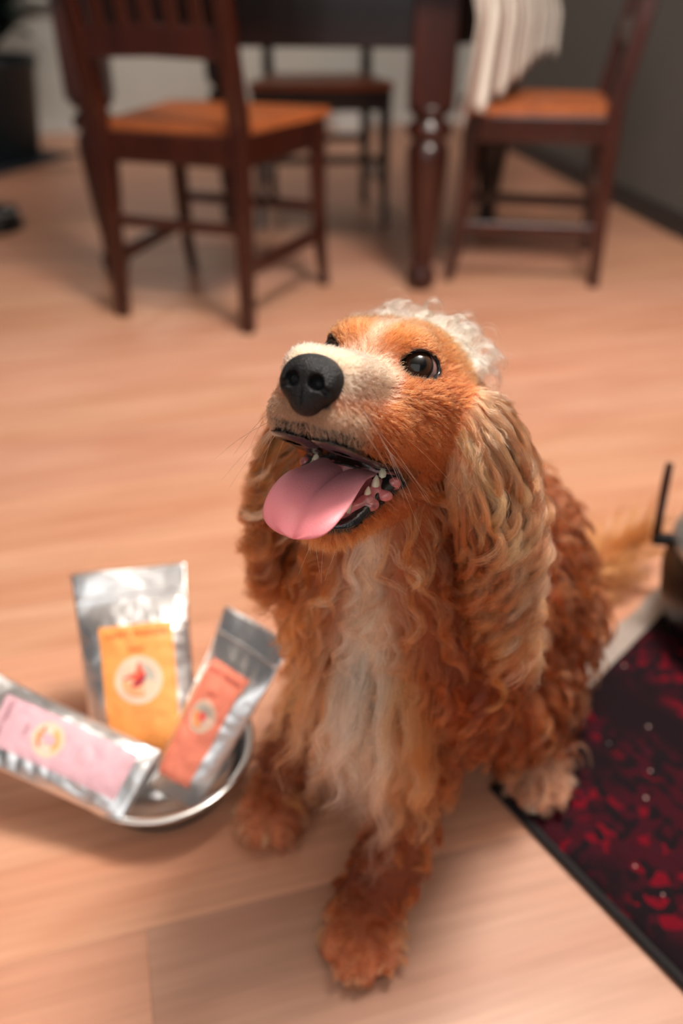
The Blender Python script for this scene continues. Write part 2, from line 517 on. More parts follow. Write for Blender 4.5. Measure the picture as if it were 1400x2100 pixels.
M_BOXW = mat('white_board', lin(226, 228, 226), .5, var=.03)
mesh_obj('box_body', *bar([(0, 0.10, 0.0), (0, 0.10, .26)], .17, .16, .05), M_BOXW, rb)
mesh_obj('box_lid', *bar([(0, 0.10, .26), (0, 0.10, .285)], .185, .175, .05), M_BOXW, rb)

# ---- second pet bowl at the left edge
fb = empty('floor_bowl', (-1.245, 2.93, 0))
tag(fb, 'black pet bowl with steel insert at the left edge of the floor', 'bowl')
mesh_obj('stand', *lathe([(.11, 0), (.112, .004), (.104, .05), (.098, .062), (.09, .062), (.088, .04), (.09, .0)], 36), mat('black_plastic', lin(16, 22, 25), .4), fb, True)
M_STEEL = mat('stainless_steel', (0.78, 0.78, 0.77), 0.18, 1.0, var=0.03, scale=40)
mesh_obj('insert', *lathe([(.104, .0625), (.106, .066), (.10, .068), (.085, .05), (.06, .03), (.002, .028), (.002, .026), (.06, .027), (.088, .05), (.098, .0625)], 36), M_STEEL, fb, True)

# ==================================================================== BOWL OF POUCHES
BC = Vector((-0.186, 0.560, 0))
bowl = empty('steel_bowl', BC)
tag(bowl, 'round stainless steel dog bowl holding three foil pouches', 'bowl')
bp_ = [(0.002, .004), (.060, .004), (.068, .006), (.080, .024), (.086, .043), (.090, .0475), (.0945, .047), (.0955, .049), (.0945, .051), (.0895, .0515),
       (.084, .045), (.078, .026), (.066, .0085), (.002, .0075)]
mesh_obj('bowl_shell', *lathe(bp_, 64), M_STEEL, bowl, True)
mesh_obj('base_ring', *lathe([(.058, .0), (.066, .0), (.070, .004), (.068, .0065), (.060, .0045)], 48), mat('black_rubber', lin(40, 34, 30), .7), bowl, True)

_f = LENS / 36 * 2100
_c, _s = math.cos(math.radians(PITCH)), math.sin(math.radians(PITCH))
def at(px, py, t):
    u = (px - 700) / _f; v = (1050 - py) / _f
    return Vector((u * t, (_c + v * _s) * t, CAM_H + (-_s + v * _c) * t))

def foil_mat():
    m = bpy.data.materials.new('silver_foil'); m.use_nodes = True
    nt = m.node_tree; L = nt.links.new; b = nt.nodes['Principled BSDF']
    b.inputs['Metallic'].default_value = 1.0; b.inputs['Roughness'].default_value = 0.36
    tc = nt.nodes.new('ShaderNodeTexCoord')
    n = nt.nodes.new('ShaderNodeTexNoise'); n.inputs['Scale'].default_value = 26; n.inputs['Detail'].default_value = 3; n.inputs['Distortion'].default_value = 1.2
    L(tc.outputs['Object'], n.inputs['Vector'])
    r = nt.nodes.new('ShaderNodeValToRGB')
    r.color_ramp.elements[0].color = (.80, .81, .82, 1); r.color_ramp.elements[1].color = (.93, .94, .95, 1)
    L(n.outputs['Fac'], r.inputs['Fac']); L(r.outputs['Color'], b.inputs['Base Color'])
    bp = nt.nodes.new('ShaderNodeBump'); bp.inputs['Strength'].default_value = 0.5; bp.inputs['Distance'].default_value = 0.004
    L(n.outputs['Fac'], bp.inputs['Height']); L(bp.outputs['Normal'], b.inputs['Normal'])
    return m
M_FOIL = foil_mat()
def smooth01(a, b, x):
    t = max(0.0, min(1.0, (x - a) / (b - a))); return t * t * (3 - 2 * t)

def text_mesh(body, size, align='CENTER', res=2):
    cu = bpy.data.curves.new('t', 'FONT'); cu.body = body; cu.size = size; cu.align_x = align; cu.resolution_u = res; cu.offset = size * 0.022
    to = bpy.data.objects.new('t', cu); COL.objects.link(to)
    dg = bpy.context.evaluated_depsgraph_get()
    me = to.evaluated_get(dg).to_mesh()
    V = [(v.co.x, v.co.y) for v in me.vertices]; F = [tuple(p.vertices) for p in me.polygons]
    to.evaluated_get(dg).to_mesh_clear()
    bpy.data.objects.remove(to, do_unlink=True); bpy.data.curves.remove(cu)
    return V, F

def make_pouch(name, corners, seed, label, lab_rect, lab_col, ink, art, th=0.016):
    """corners BL, BR, TR, TL seen from the printed side"""
    BL, BR, TR, TL = corners
    W = ((BR - BL).length + (TR - TL).length) / 2
    Hh = ((TL - BL).length + (TR - BR).length) / 2
    nrm = ((BR - BL).cross(TL - BL) + (TR - TL).cross(TR - BR)).normalized()
    if nrm.dot(Vector((0, 0, CAM_H)) - BL) < 0:
        nrm = -nrm
    sd = Vector((seed * 3.1, seed * 7.7, seed))
    def surf(u, v, side, off=0.0):
        p = (BL * (1 - u) + BR * u) * (1 - v) + (TL * (1 - u) + TR * u) * v
        e = max(0.0, 1 - abs(2 * u - 1) ** 3.2)
        prof = smooth01(-0.02, 0.16, v) * (1 - 0.93 * smooth01(0.60, 0.86, v))
        bl = th * e * prof
        q = Vector((u * W * 24, v * Hh * 24, 0.0)) + sd
        cr = noise.noise(q) * 0.0030 + abs(noise.noise(q * 2.3)) * 0.0026
        cr *= (0.35 + 0.65 * prof) * min(1, e * 2.5)
        edge = 0.0025 * noise.noise(q * 0.8 + Vector((9, 9, 9))) * (1 - e)
        bend = 0.006 * math.sin(u * 5 + seed) * smooth01(.75, 1, v)
        return p + nrm * (side * (bl + 0.0006) + cr * side * (1 if side > 0 else .6) + edge + bend + off)
    nu, nv = 44, 64
    V, F = [], []
    for side in (1, -1):
        for j in range(nv + 1):
            for i in range(nu + 1):
                V.append(surf(i / nu, j / nv, side))
    n = nu + 1; m0 = n * (nv + 1)
    for j in range(nv):
        for i in range(nu):
            a = j * n + i
            F.append((a, a + 1, a + n + 1, a + n)); F.append((m0 + a + n, m0 + a + n + 1, m0 + a + 1, m0 + a))
    for i in range(nu):
        F.append((i + 1, i, m0 + i, m0 + i + 1)); a = nv * n + i; F.append((a, a + 1, m0 + a + 1, m0 + a))
    for j in range(nv):
        a = j * n; F.append((a, a + n, m0 + a + n, m0 + a)); a = j * n + nu; F.append((a + n, a, m0 + a, m0 + a + n))
    root = empty(name, tuple((BL + BR) / 2))
    tag(root, label, 'pouch', 'foil treat pouches in the bowl')
    org = root.location
    loc = lambda p: p - org
    mesh_obj('foil_bag', [loc(p) for p in V], F, M_FOIL, root, True)
    # zip seal ridge and top weld
    for vv, r in ((0.865, 0.0016), (0.985, 0.0010)):
        mesh_obj('seal_strip', *tube([loc(surf(0.02 + 0.96 * k / 24, vv, 1, 0.0004)) for k in range(25)], r, 6), M_FOIL, root, True)
    u0, u1, v0, v1 = lab_rect
    def sheet(nm, m, fn, nu, nv, off, parent):
        V = [loc(surf(*fn(i / nu, j / nv), 1, off)) for j in range(nv + 1) for i in range(nu + 1)]
        n = nu + 1
        F = [(j * n + i, j * n + i + 1, (j + 1) * n + i + 1, (j + 1) * n + i) for j in range(nv) for i in range(nu)]
        return mesh_obj(nm, V, F, m, parent, True)
    lab = sheet('label', mat(name + '_label_paper', lab_col, .55, var=.04, scale=60), lambda a, b: (u0 + (u1 - u0) * a, v0 + (v1 - v0) * b), 34, 44, 0.0006, root)
    uc = (u0 + u1) / 2; vc = v0 + (v1 - v0) * 0.57
    def blob(nm, pts, col, off):
        """flat printed patch, pts in metres about the emblem centre; fan from centroid with subdivided rings"""
        cx = sum(p[0] for p in pts) / len(pts); cy = sum(p[1] for p in pts) / len(pts)
        K = 6; V = [loc(surf(uc + cx / W, vc + cy / Hh, 1, off))]; F = []; n = len(pts)
        for k in range(1, K + 1):
            t = k / K
            for x, y in pts:
                V.append(loc(surf(uc + (cx + (x - cx) * t) / W, vc + (cy + (y - cy) * t) / Hh, 1, off)))
        for i in range(n):
            F.append((0, 1 + i, 1 + (i + 1) % n))
            for k in range(K - 1):
                a = 1 + k * n; F.append((a + i, a + n + i, a + n + (i + 1) % n, a + (i + 1) % n))
        return mesh_obj(nm, V, F, mat(name + '_' + nm, col, .55, var=.03), lab, True)
    R = W * 0.215
    circ = lambda r, a0=0, a1=360, n=28, cx=0, cy=0: [(cx + r * math.cos(math.radians(a0 + (a1 - a0) * k / n)), cy + r * math.sin(math.radians(a0 + (a1 - a0) * k / n))) for k in range(n)]
    blob('emblem_ring', circ(R), lin(232, 196, 172), 0.0009)
    for k, (nm, f, col) in enumerate(art):
        blob(nm, [(x * R, y * R) for x, y in f], col, 0.0011 + 0.0002 * k)
    mi = mat(name + '_ink', ink, .6, var=.05)
    def put(body, size, cx, cy):
        V2, F2 = text_mesh(body, size)
        if not V2: return
        my = sum(v[1] for v in V2) / len(V2)
        mesh_obj('lettering', [loc(surf(uc + (x + cx) / W, vc + (y - my + cy) / Hh, 1, 0.0011)) for x, y in V2], F2, mi, lab)
    Lw = (u1 - u0) * W; Lh = (v1 - v0) * Hh
    put('HAPPY FRIENDS', Lw * 0.118, 0, Lh * 0.43 - Lh * 0.075)
    put('TREAT', Lw * 0.085, 0, R + Lh * 0.05)
    for k in range(4):
        put('......................', Lw * 0.06, 0, -R - Lh * (0.07 + 0.05 * k))
    return root

arc = lambda r, a0, a1, n=14: [(r * math.cos(math.radians(a0 + (a1 - a0) * k / n)), r * math.sin(math.radians(a0 + (a1 - a0) * k / n))) for k in range(n + 1)]
art1 = [('emblem_ground', arc(.74, 0, 360, 26), lin(222, 196, 168)),
        ('emblem_sky', arc(.72, -10, 95) + [(0.0, 0.1)], lin(186, 178, 164)),
        ('emblem_meadow', arc(.72, 180, 290) + [(0.15, -.1)], lin(248, 158, 110)),
        ('emblem_animal', [(-.68, .10), (-.62, .02), (-.30, .08), (-.1, -.06), (.25, .0), (.34, .28), (.24, .34), (.16, .70), (.04, .72), (.02, .45), (.1, .22), (-.2, .16), (-.3, .26), (-.42, .18)], lin(244, 92, 66)),
        ('emblem_mark', [(-.28, -.30), (0, -.28), (.26, -.08), (.34, .2), (.26, .24), (.1, .06), (-.15, -.06), (-.3, -.22)], lin(160, 10, 48))]
art2 = [('emblem_ground', arc(.74, 0, 360, 26), lin(226, 192, 172)),
        ('emblem_sky', arc(.72, 20, 160) + [(0.0, 0.1)], lin(190, 182, 168)),
        ('emblem_meadow', arc(.72, 165, 290) + [(0.0, 0.05)], lin(250, 164, 106)),
        ('emblem_animal', [(-.25, -.2), (.05, -.34), (.28, -.12), (.34, .14), (.16, .2), (.04, .34), (-.14, .22), (-.3, .1)], lin(250, 106, 96))]
art3 = [('emblem_ground', arc(.72, 0, 360, 26), lin(228, 200, 180)),
        ('emblem_meadow', arc(.74, 215, 350) + [(0.25, -.2), (-.1, -.35)], lin(250, 166, 100)),
        ('emblem_sun', arc(.70, 60, 120) + [(-.1, .35), (.2, .35)], lin(248, 140, 84)),
        ('emblem_animal', [(-.2, -.42), (.12, -.5), (.3, -.2), (.28, .2), (.08, .42), (-.14, .34), (-.26, 0)], lin(224, 170, 182)),
        ('emblem_mark', [(-.62, .30), (-.3, .34), (-.28, .55), (-.45, .5)], lin(246, 90, 58)),
        ('emblem_tail', [(.34, .28), (.6, .38), (.52, .52), (.3, .46)], lin(246, 90, 58))]
make_pouch('orange_pouch', (at(196, 1585, .826), at(408, 1560, .826), at(378, 1153, .876), at(148, 1180, .876)), 1,
           'silver foil pouch with orange label standing at the back of the bowl', (.21, .87, .05, .70), lin(246, 160, 84), lin(186, 84, 24), art1)
make_pouch('coral_pouch', (at(305, 1612, .806), at(402, 1662, .783), at(598, 1325, .762), at(470, 1243, .830)), 2,
           'silver foil pouch with coral red label leaning towards the dog', (.17, .80, .10, .74), lin(246, 142, 116), lin(170, 70, 62), art2, th=.013)
make_pouch('pink_pouch', (at(248, 1690, .748), at(330, 1540, .772), at(-51, 1362, .835), at(-129, 1518, .775)), 3,
           'silver foil pouch with pale pink label lying over the left rim', (.20, .82, .07, .77), lin(218, 172, 182), lin(140, 84, 100), art3, th=.013)

# ==================================================================== RUG
def rug_mat():
    m = bpy.data.materials.new('red_rug_pile'); m.use_nodes = True
    nt = m.node_tree; L = nt.links.new; b = nt.nodes['Principled BSDF']; b.inputs['Roughness'].default_value = 0.95
    b.inputs['Specular IOR Level'].default_value = 0.1
    tc = nt.nodes.new('ShaderNodeTexCoord')
    vo = nt.nodes.new('ShaderNodeTexVoronoi'); vo.inputs['Scale'].default_value = 95; vo.distance = 'CHEBYCHEV'
    L(tc.outputs['Object'], vo.inputs['Vector'])
    r = nt.nodes.new('ShaderNodeValToRGB'); r.color_ramp.interpolation = 'CONSTANT'
    for pos, colr in ((0.0, lin(24, 16, 20)), (0.40, lin(52, 14, 22)), (0.68, lin(96, 10, 24)), (0.78, lin(50, 16, 24)), (0.985, lin(170, 150, 140))):
        if pos in (0.0,):
            r.color_ramp.elements[0].color = (*colr, 1)
        else:
            e_ = r.color_ramp.elements.new(pos); e_.color = (*colr, 1)
    r.color_ramp.elements[-1].color = (*lin(190, 170, 160), 1)
    L(vo.outputs['Color'], r.inputs['Fac'])
    n = nt.nodes.new('ShaderNodeTexNoise'); n.inputs['Scale'].default_value = 9; n.inputs['Detail'].default_value = 2
    L(tc.outputs['Object'], n.inputs['Vector'])
    mr = nt.nodes.new('ShaderNodeMapRange'); mr.inputs['From Min'].default_value = .45; mr.inputs['From Max'].default_value = .56
    L(n.outputs['Fac'], mr.inputs['Value'])
    mx = nt.nodes.new('ShaderNodeMix'); mx.data_type = 'RGBA'; mx.inputs['A'].default_value = (*lin(26, 15, 19), 1)
    L(mr.outputs[0], mx.inputs['Factor']); L(r.outputs['Color'], mx.inputs['B'])
    v2 = nt.nodes.new('ShaderNodeTexVoronoi'); v2.inputs['Scale'].default_value = 58
    L(tc.outputs['Object'], v2.inputs['Vector'])
    lt = nt.nodes.new('ShaderNodeMath'); lt.operation = 'LESS_THAN'; lt.inputs[1].default_value = .115
    L(v2.outputs['Distance'], lt.inputs[0])
    sp = nt.nodes.new('ShaderNodeSeparateColor'); L(v2.outputs['Color'], sp.inputs['Color'])
    gt = nt.nodes.new('ShaderNodeMath'); gt.operation = 'GREATER_THAN'; gt.inputs[1].default_value = .80
    L(sp.outputs[0], gt.inputs[0])
    ml = nt.nodes.new('ShaderNodeMath'); ml.operation = 'MULTIPLY'; L(lt.outputs[0], ml.inputs[0]); L(gt.outputs[0], ml.inputs[1])
    mw = nt.nodes.new('ShaderNodeMix'); mw.data_type = 'RGBA'; mw.inputs['B'].default_value = (*lin(150, 130, 126), 1)
    L(ml.outputs[0], mw.inputs['Factor']); L(mx.outputs['Result'], mw.inputs['A'])
    L(mw.outputs['Result'], b.inputs['Base Color'])
    n2 = nt.nodes.new('ShaderNodeTexNoise'); n2.inputs['Scale'].default_value = 420
    L(tc.outputs['Object'], n2.inputs['Vector'])
    bp = nt.nodes.new('ShaderNodeBump'); bp.inputs['Strength'].default_value = .8; bp.inputs['Distance'].default_value = .003
    L(n2.outputs['Fac'], bp.inputs['Height']); L(bp.outputs['Normal'], b.inputs['Normal'])
    return m
RC = Vector((0.160, 0.545, 0)); e1 = Vector((0.547, -0.837, 0)); e2 = Vector((0.70, 0.714, 0)).normalized()
rug = empty('rug', RC)
tag(rug, 'dark red patterned woven rug under the hind paw, at right', 'rug')
V, F = [], []
na, nb = 60, 50
LA, LB = 0.95, 0.62
for i in range(na + 1):
    for j in range(nb + 1):
        p = e1 * (LA * i / na) + e2 * (LB * j / nb)
        wob = 0.002 * math.sin(i * 1.7) if j == 0 else 0
        V.append((p.x - e2.x * abs(wob), p.y - e2.y * abs(wob), 0.007 + 0.0008 * math.sin(i * 2.1 + j * 1.3)))
n = nb + 1
for i in range(na):
    for j in range(nb):
        F.append((i * n + j, (i + 1) * n + j, (i + 1) * n + j + 1, i * n + j + 1))
base = len(V)
per = [(i, 0) for i in range(na + 1)] + [(na, j) for j in range(1, nb + 1)] + [(i, nb) for i in range(na - 1, -1, -1)] + [(0, j) for j in range(nb - 1, 0, -1)]
for i, j in per:
    x, y, _ = V[i * n + j]; V.append((x, y, 0.0003))
for k in range(len(per)):
    k2 = (k + 1) % len(per); a = per[k][0] * n + per[k][1]; b2 = per[k2][0] * n + per[k2][1]
    F.append((a, base + k, base + k2, b2))
mesh_obj('pile', V, F, rug_mat(), rug, True)
# black overcast edge along the near side, grey woven end with fringe along the far side
M_EDGE = mat('black_binding', lin(22, 18, 20), .95, var=.2, scale=300, bump=.6, bscale=500)
mesh_obj('binding', *tube([tuple(e1 * (LA * k / 60) - e2 * .003 + Vector((0, 0, .0048 + .0004 * math.sin(k * 1.9)))) for k in range(61)], .0045, 8), M_EDGE, rug, True)
M_KILIM = mat('grey_kilim', lin(150, 138, 130), .95, var=.15, scale=200, bump=.5, bscale=600)
V, F = [], []
for k in range(41):
    p = e2 * (0.09 + (LB - .09) * k / 40)
    for q, z in ((0.002, .0052), (-0.032 + .002 * math.sin(k), .0042), (-0.032 + .002 * math.sin(k), .0004), (0.002, .0004)):
        V.append(tuple(p + e1 * q + Vector((0, 0, z))))
for k in range(40):
    for a in range(4):
        F.append((k * 4 + a, k * 4 + (a + 1) % 4, k * 4 + 4 + (a + 1) % 4, k * 4 + 4 + a))
F += [(3, 2, 1, 0), (160, 161, 162, 163)]
mesh_obj('woven_end', V, F, M_KILIM, rug)

# ---- dark metal pot at the right edge
M_BLK = mat('black_enamel', lin(20, 20, 22), .35, var=.1)
M_GREY = mat('grey_steel_lid', (.42, .46, .46), .35, .85, var=.08, scale=20)
px, py = 0.517, 0.775
kt = empty('metal_pot', (px, py, 0.0082))
tag(kt, 'black pot with grey domed lid and upright rod at the right edge', 'pot')
mesh_obj('pot_body', *lathe([(.085, 0), (.092, .003), (.112, .05), (.118, .09), (.112, .125), (.104, .140), (.098, .140), (.100, .12)], 48), M_BLK, kt, True)
mesh_obj('lid', *lathe([(.112, .128), (.1145, .133), (.108, .143), (.090, .160), (.060, .173), (.02, .180), (.001, .181)], 48), M_GREY, kt, True)
mesh_obj('handle_bracket', *bar([(-.104, .03, .128), (-.130, .035, .126)], .014, .012, .3), M_BLK, kt)
mesh_obj('handle_rod', *tube([(-.128, .034, .122), (-.129, .036, .15), (-.130, .042, .205), (-.130, .044, .228)], [.0052, .0052, .0052, .0045], 12), mat('dark_bronze', lin(70, 44, 38), .25, .6, var=.2), kt, True)
# ==================================================================== DOG
f32 = np.float32
def A3(*v): return np.array(v, f32)
def smin(a, b, k):
    h = np.clip(.5 + .5 * (b - a) / k, 0, 1)
    return b * (1 - h) + a * h - k * h * (1 - h)
def smax(a, b, k): return -smin(-a, -b, k)
def ell(p, c, r, R=None):
    q = p - np.asarray(c, f32)
    if R is not None: q = q @ R
    r = np.asarray(r, f32)
    q1 = q / r
    k0 = np.sqrt((q1 * q1).sum(-1)) + 1e-9
    q2 = q1 / r
    k1 = np.sqrt((q2 * q2).sum(-1)) + 1e-9
    return k0 * (k0 - 1) / k1
def cone(p, a, b, r1, r2):
    a = np.asarray(a, f32); b = np.asarray(b, f32)
    ba = b - a
    q = p - a
    h = np.clip((q @ ba) / (ba @ ba), 0, 1)
    return np.sqrt(((q - h[..., None] * ba) ** 2).sum(-1)) - (r1 + (r2 - r1) * h)
def rbox(p, c, half, r):
    q = np.abs(p - np.asarray(c, f32)) - np.asarray(half, f32)
    return np.sqrt((np.maximum(q, 0) ** 2).sum(-1)) + np.minimum(q.max(-1), 0) - r

def polygonise(sdf, lo, hi, h, B=8):
    lo = np.asarray(lo, float); hi = np.asarray(hi, float)
    nb = np.ceil((hi - lo) / (h * B)).astype(int)
    bi = np.stack(np.meshgrid(*[np.arange(n) for n in nb], indexing='ij'), -1).reshape(-1, 3)
    cen = (lo + (bi + .5) * B * h).astype(f32)
    d = np.concatenate([sdf(c) for c in np.array_split(cen, max(1, len(cen) // 200000))])
    bi = bi[np.abs(d) < B * h * 0.87 * 1.7]
    off = np.stack(np.meshgrid(*[np.arange(B + 1)] * 3, indexing='ij'), -1).reshape(-1, 3)
    D = []
    for ch in np.array_split(bi, max(1, len(bi) // 300)):
        P = (lo + (ch[:, None, :] * B + off[None]) * h).astype(f32).reshape(-1, 3)
        D.append(sdf(P).reshape(-1, B + 1, B + 1, B + 1))
    D = np.concatenate(D)
    S = D < 0
    N = nb * B + 2
    cnt = np.zeros((len(bi), B, B, B), np.int8)
    for a in (0, 1):
        for b in (0, 1):
            for c in (0, 1):
                cnt += S[:, a:B + a, b:B + b, c:B + c]
    act = np.argwhere((cnt > 0) & (cnt < 8))
    cell = bi[act[:, 0]] * B + act[:, 1:]
    gid = (cell[:, 0] * N[1] + cell[:, 1]) * N[2] + cell[:, 2]
    order = np.argsort(gid); gid = gid[order]; act = act[order]; cell = cell[order]
    corners = np.array([(a, b, c) for a in (0, 1) for b in (0, 1) for c in (0, 1)])
    cv = np.stack([D[act[:, 0], act[:, 1] + a, act[:, 2] + b, act[:, 3] + c] for a, b, c in corners], 1)
    acc = np.zeros((len(act), 3)); n = np.zeros(len(act))
    for i in range(8):
        for j in range(i + 1, 8):
            if np.abs(corners[i] - corners[j]).sum() != 1: continue
            m = (cv[:, i] < 0) != (cv[:, j] < 0)
            t = np.where(m, cv[:, i] / (cv[:, i] - cv[:, j] + 1e-12), 0)
            pt = corners[i] + t[:, None] * (corners[j] - corners[i])
            acc += pt * m[:, None]; n += m
    V = lo + (cell + acc / n[:, None]) * h
    F = []
    for ax_ in range(3):
        u, v = (ax_ + 1) % 3, (ax_ + 2) % 3
        sl0 = [slice(None)] + [slice(0, B)] * 3
        sl1 = list(sl0); sl1[1 + ax_] = slice(1, B + 1)
        s0 = S[tuple(sl0)]; s1 = S[tuple(sl1)]
        e = np.argwhere(s0 != s1)
        flip = s0[tuple(e.T)]
        g = bi[e[:, 0]] * B + e[:, 1:]
        q = []
        for du, dv in ((-1, -1), (0, -1), (0, 0), (-1, 0)):
            gg = g.copy(); gg[:, u] += du; gg[:, v] += dv
            k = (gg[:, 0] * N[1] + gg[:, 1]) * N[2] + gg[:, 2]
            ix = np.clip(np.searchsorted(gid, k), 0, len(gid) - 1)
            ok = gid[ix] == k
            q.append(np.where(ok, ix, -1))
        q = np.stack(q, 1)
        q[~flip] = q[~flip][:, ::-1]
        F.append(q[(q >= 0).all(1)])
    return V, np.concatenate(F)

def np_mesh(name, V, F, m, parent, smooth=True):
    me = bpy.data.meshes.new(name)
    k = F.shape[1]
    me.vertices.add(len(V)); me.vertices.foreach_set('co', np.asarray(V, f32).ravel())
    me.loops.add(F.size); me.loops.foreach_set('vertex_index', F.astype(np.int32).ravel())
    me.polygons.add(len(F)); me.polygons.foreach_set('loop_start', np.arange(0, F.size, k, dtype=np.int32))
    me.update(calc_edges=True); me.validate()
    if smooth:
        me.polygons.foreach_set('use_smooth', np.ones(len(me.polygons), bool))
    if m: me.materials.append(m)
    o = bpy.data.objects.new(name, me); COL.objects.link(o)
    if parent: o.parent = parent
    return o
def vnormals(V, F):
    n = np.cross(V[F[:, 2]] - V[F[:, 0]], V[F[:, 3]] - V[F[:, 1]])
    N = np.zeros_like(V)
    for k in range(4):
        np.add.at(N, F[:, k], n)
    return N / (np.linalg.norm(N, axis=1, keepdims=True) + 1e-12)
def vcol(o, name, C):
    at_ = o.data.attributes.new(name, 'FLOAT_COLOR', 'POINT')
    at_.data.foreach_set('color', np.concatenate([C, np.ones((len(C), 1))], 1).astype(f32).ravel())

# ---- head frame: X to the dog's right, Y along the muzzle, Z up, centimetres
def eul(y, p, r):
    Rz = np.array([[np.cos(y), -np.sin(y), 0], [np.sin(y), np.cos(y), 0], [0, 0, 1]])
    Rx = np.array([[1, 0, 0], [0, np.cos(p), -np.sin(p)], [0, np.sin(p), np.cos(p)]])
    Ry = np.array([[np.cos(r), 0, np.sin(r)], [0, 1, 0], [-np.sin(r), 0, np.cos(r)]])
    return Rz @ Rx @ Ry
HR = eul(2.687, .49, .004)
HO = np.array([.020, .458, .514])
def tw(*l): return (np.asarray(l, float) * .01) @ HR.T + HO
def tl(P): return ((np.asarray(P) - HO) @ HR * 100)
HRf = HR.astype(f32); HOf = HO.astype(f32)

EYE_DIR = np.array([.52, .83, .12]); EYE_DIR /= np.linalg.norm(EYE_DIR)
EYE_C = np.array([3.05, .05, .0]) - EYE_DIR * 1.05
EYE_A = np.array([.80, -.52, .10]); EYE_A -= EYE_DIR * (EYE_A @ EYE_DIR); EYE_A /= np.linalg.norm(EYE_A)
EYE_B = np.cross(EYE_A, EYE_DIR); EYE_B = EYE_B if EYE_B[2] > 0 else -EYE_B
U1, NU = np.array([.7, -6.38]), np.array([-.148, .989])
L1, NL = np.array([.9, -7.35]), np.array([.676, .737])
def wedge(p):
    y, z = p[..., 1], p[..., 2]
    ax_ = np.abs(p[..., 0])
    up = (y - U1[0]) * NU[0] + (z - U1[1]) * NU[1] - 0.035 * (ax_ - 2) ** 2 * (y > 3) * 0
    lo_ = -((y - L1[0]) * NL[0] + (z - L1[1]) * NL[1])
    return smax(up, lo_, 1.3)
def eye_cyl(p):
    q = p.copy(); q[..., 0] = np.abs(q[..., 0]); q = q - EYE_C.astype(f32)
    a = q @ EYE_A.astype(f32); b = q @ EYE_B.astype(f32); f = q @ EYE_DIR.astype(f32)
    b = b - .13 * np.cos(np.clip(a / 1.25, -1, 1) * np.pi / 2)
    cyl = (np.sqrt((a / 1.16) ** 2 + (b / .73) ** 2) - 1) * .73
    return cyl, f
def head_raw(p):
    """p in head-frame cm; the head before eyes and mouth are cut in"""
    s = p.copy(); s[..., 0] = np.abs(s[..., 0])
    d = ell(s, (0, -4.6, -.2), (4.6, 5.0, 3.25))
    d = smin(d, ell(s, (0, -1.3, -.5), (3.3, 2.8, 2.45)), 1.2)
    d = smin(d, ell(s, (1.9, -1.0, 1.0), (1.5, 1.5, 1.1)), 1.0)
    mz = rbox(s, (0, 3.6, -2.75), (1.05, 3.0, 1.1), 1.30)
    d = smin(d, mz, 1.1)
    d = smin(d, ell(s, (1.50, 4.9, -4.2), (1.60, 3.0, 1.75)), .7)
    d = smin(d, ell(s, (2.3, 1.6, -4.2), (1.7, 2.8, 2.0)), .9)
    d = smin(d, ell(s, (3.0, -2.9, -3.6), (2.4, 4.0, 3.3)), 1.4)
    d = smin(d, cone(s, (2.5, 1.2, -2.0), (4.0, -3.0, -1.8), 1.1, 1.8), 1.0)
    jaw = smin(cone(s, (0, -3.2, -7.1), (0, 2.1, -9.85), 3.0, 1.7), cone(s, (2.2, -1.0, -7.6), (1.0, 2.2, -9.6), 1.4, 1.3), .6)
    d = smin(d, jaw, .5)
    return d
def lips_sdf(p):
    w = wedge(p)
    lo_ = p[..., 2] < -6.6
    k = np.where(lo_, .20, .15)
    d = smax(np.abs(w - np.where(lo_, .10, 0)) - k, np.abs(head_raw(p) - .04) - k * 1.05, .12)
    d = d + .05 * np.sin(p[..., 1] * 5 + p[..., 2] * 3) * (p[..., 2] < -6.6)
    return np.maximum(np.maximum(d, -1.9 - p[..., 1]), .25 - np.sqrt((p[..., 0] / 1.6) ** 2 + ((p[..., 1] - 8.3) / 1.2) ** 2))
def head_sdf_l(p):
    s = p.copy(); s[..., 0] = np.abs(s[..., 0])
    d = head_raw(p)
    # eyes
    e = EYE_C
    d = smin(d, np.sqrt(((s - e.astype(f32)) ** 2).sum(-1)) - 1.46, .55)
    cyl, f = eye_cyl(p)
    d = smax(d, -np.maximum(cyl, -f), .12)
    # mouth
    d = smax(d, -wedge(p), .30)
    d = smax(d, -ell(s, (0, -2.2, -6.7), (1.9, 3.2, 1.0)), .3)
    # nose seat
    return d

# ---- body, metres
PT = dict(S=(.040, .492, .290), C=(.068, .547, .265), W=(.075, .565, .325), T=(.115, .635, .225), P=(.178, .725, .115),
          shL=(.085, .500, .265), elL=(.085, .505, .165), wrL=(.042, .418, .060), pawL=(.018, .392, .020),
          shR=(.026, .562, .255), elR=(.002, .570, .160), wrR=(-.052, .535, .058), pawR=(-.062, .520, .020),
          hipL=(.205, .680, .115), knL=(.150, .562, .118), hoL=(.235, .640, .045), pfL=(.206, .545, .020),
          hipR=(.120, .760, .110), knR=(.035, .665, .145), hoR=(.115, .745, .04), pfR=(.040, .64, .02))
PT = {k: np.array(v, f32) for k, v in PT.items()}
def paw(p, c, yaw, sc=1.0, z0=0.0):
    """c: paw centre on the floor; yaw: heading of the toes"""
    fx, fy = math.cos(yaw), math.sin(yaw)
    R = np.array([[fx, -fy, 0], [fy, fx, 0], [0, 0, 1]], f32)   # columns: forward, left, up
    d = ell(p, (c[0], c[1], z0 + .019 * sc), np.array([.030, .026, .019]) * sc, R)
    for k, (a, fw) in enumerate(((-.021, .016), (-.0075, .027), (.0075, .027), (.021, .016))):
        q = np.array([c[0] + fx * fw * sc - fy * a * sc, c[1] + fy * fw * sc + fx * a * sc, z0 + .0135 * sc])
        d = smin(d, ell(p, q, np.array([.0170, .0098, .0140]) * sc, R), .0025)
    return d
YAW_L, YAW_R, YAW_H = math.radians(-103), math.radians(-128), math.radians(-112)
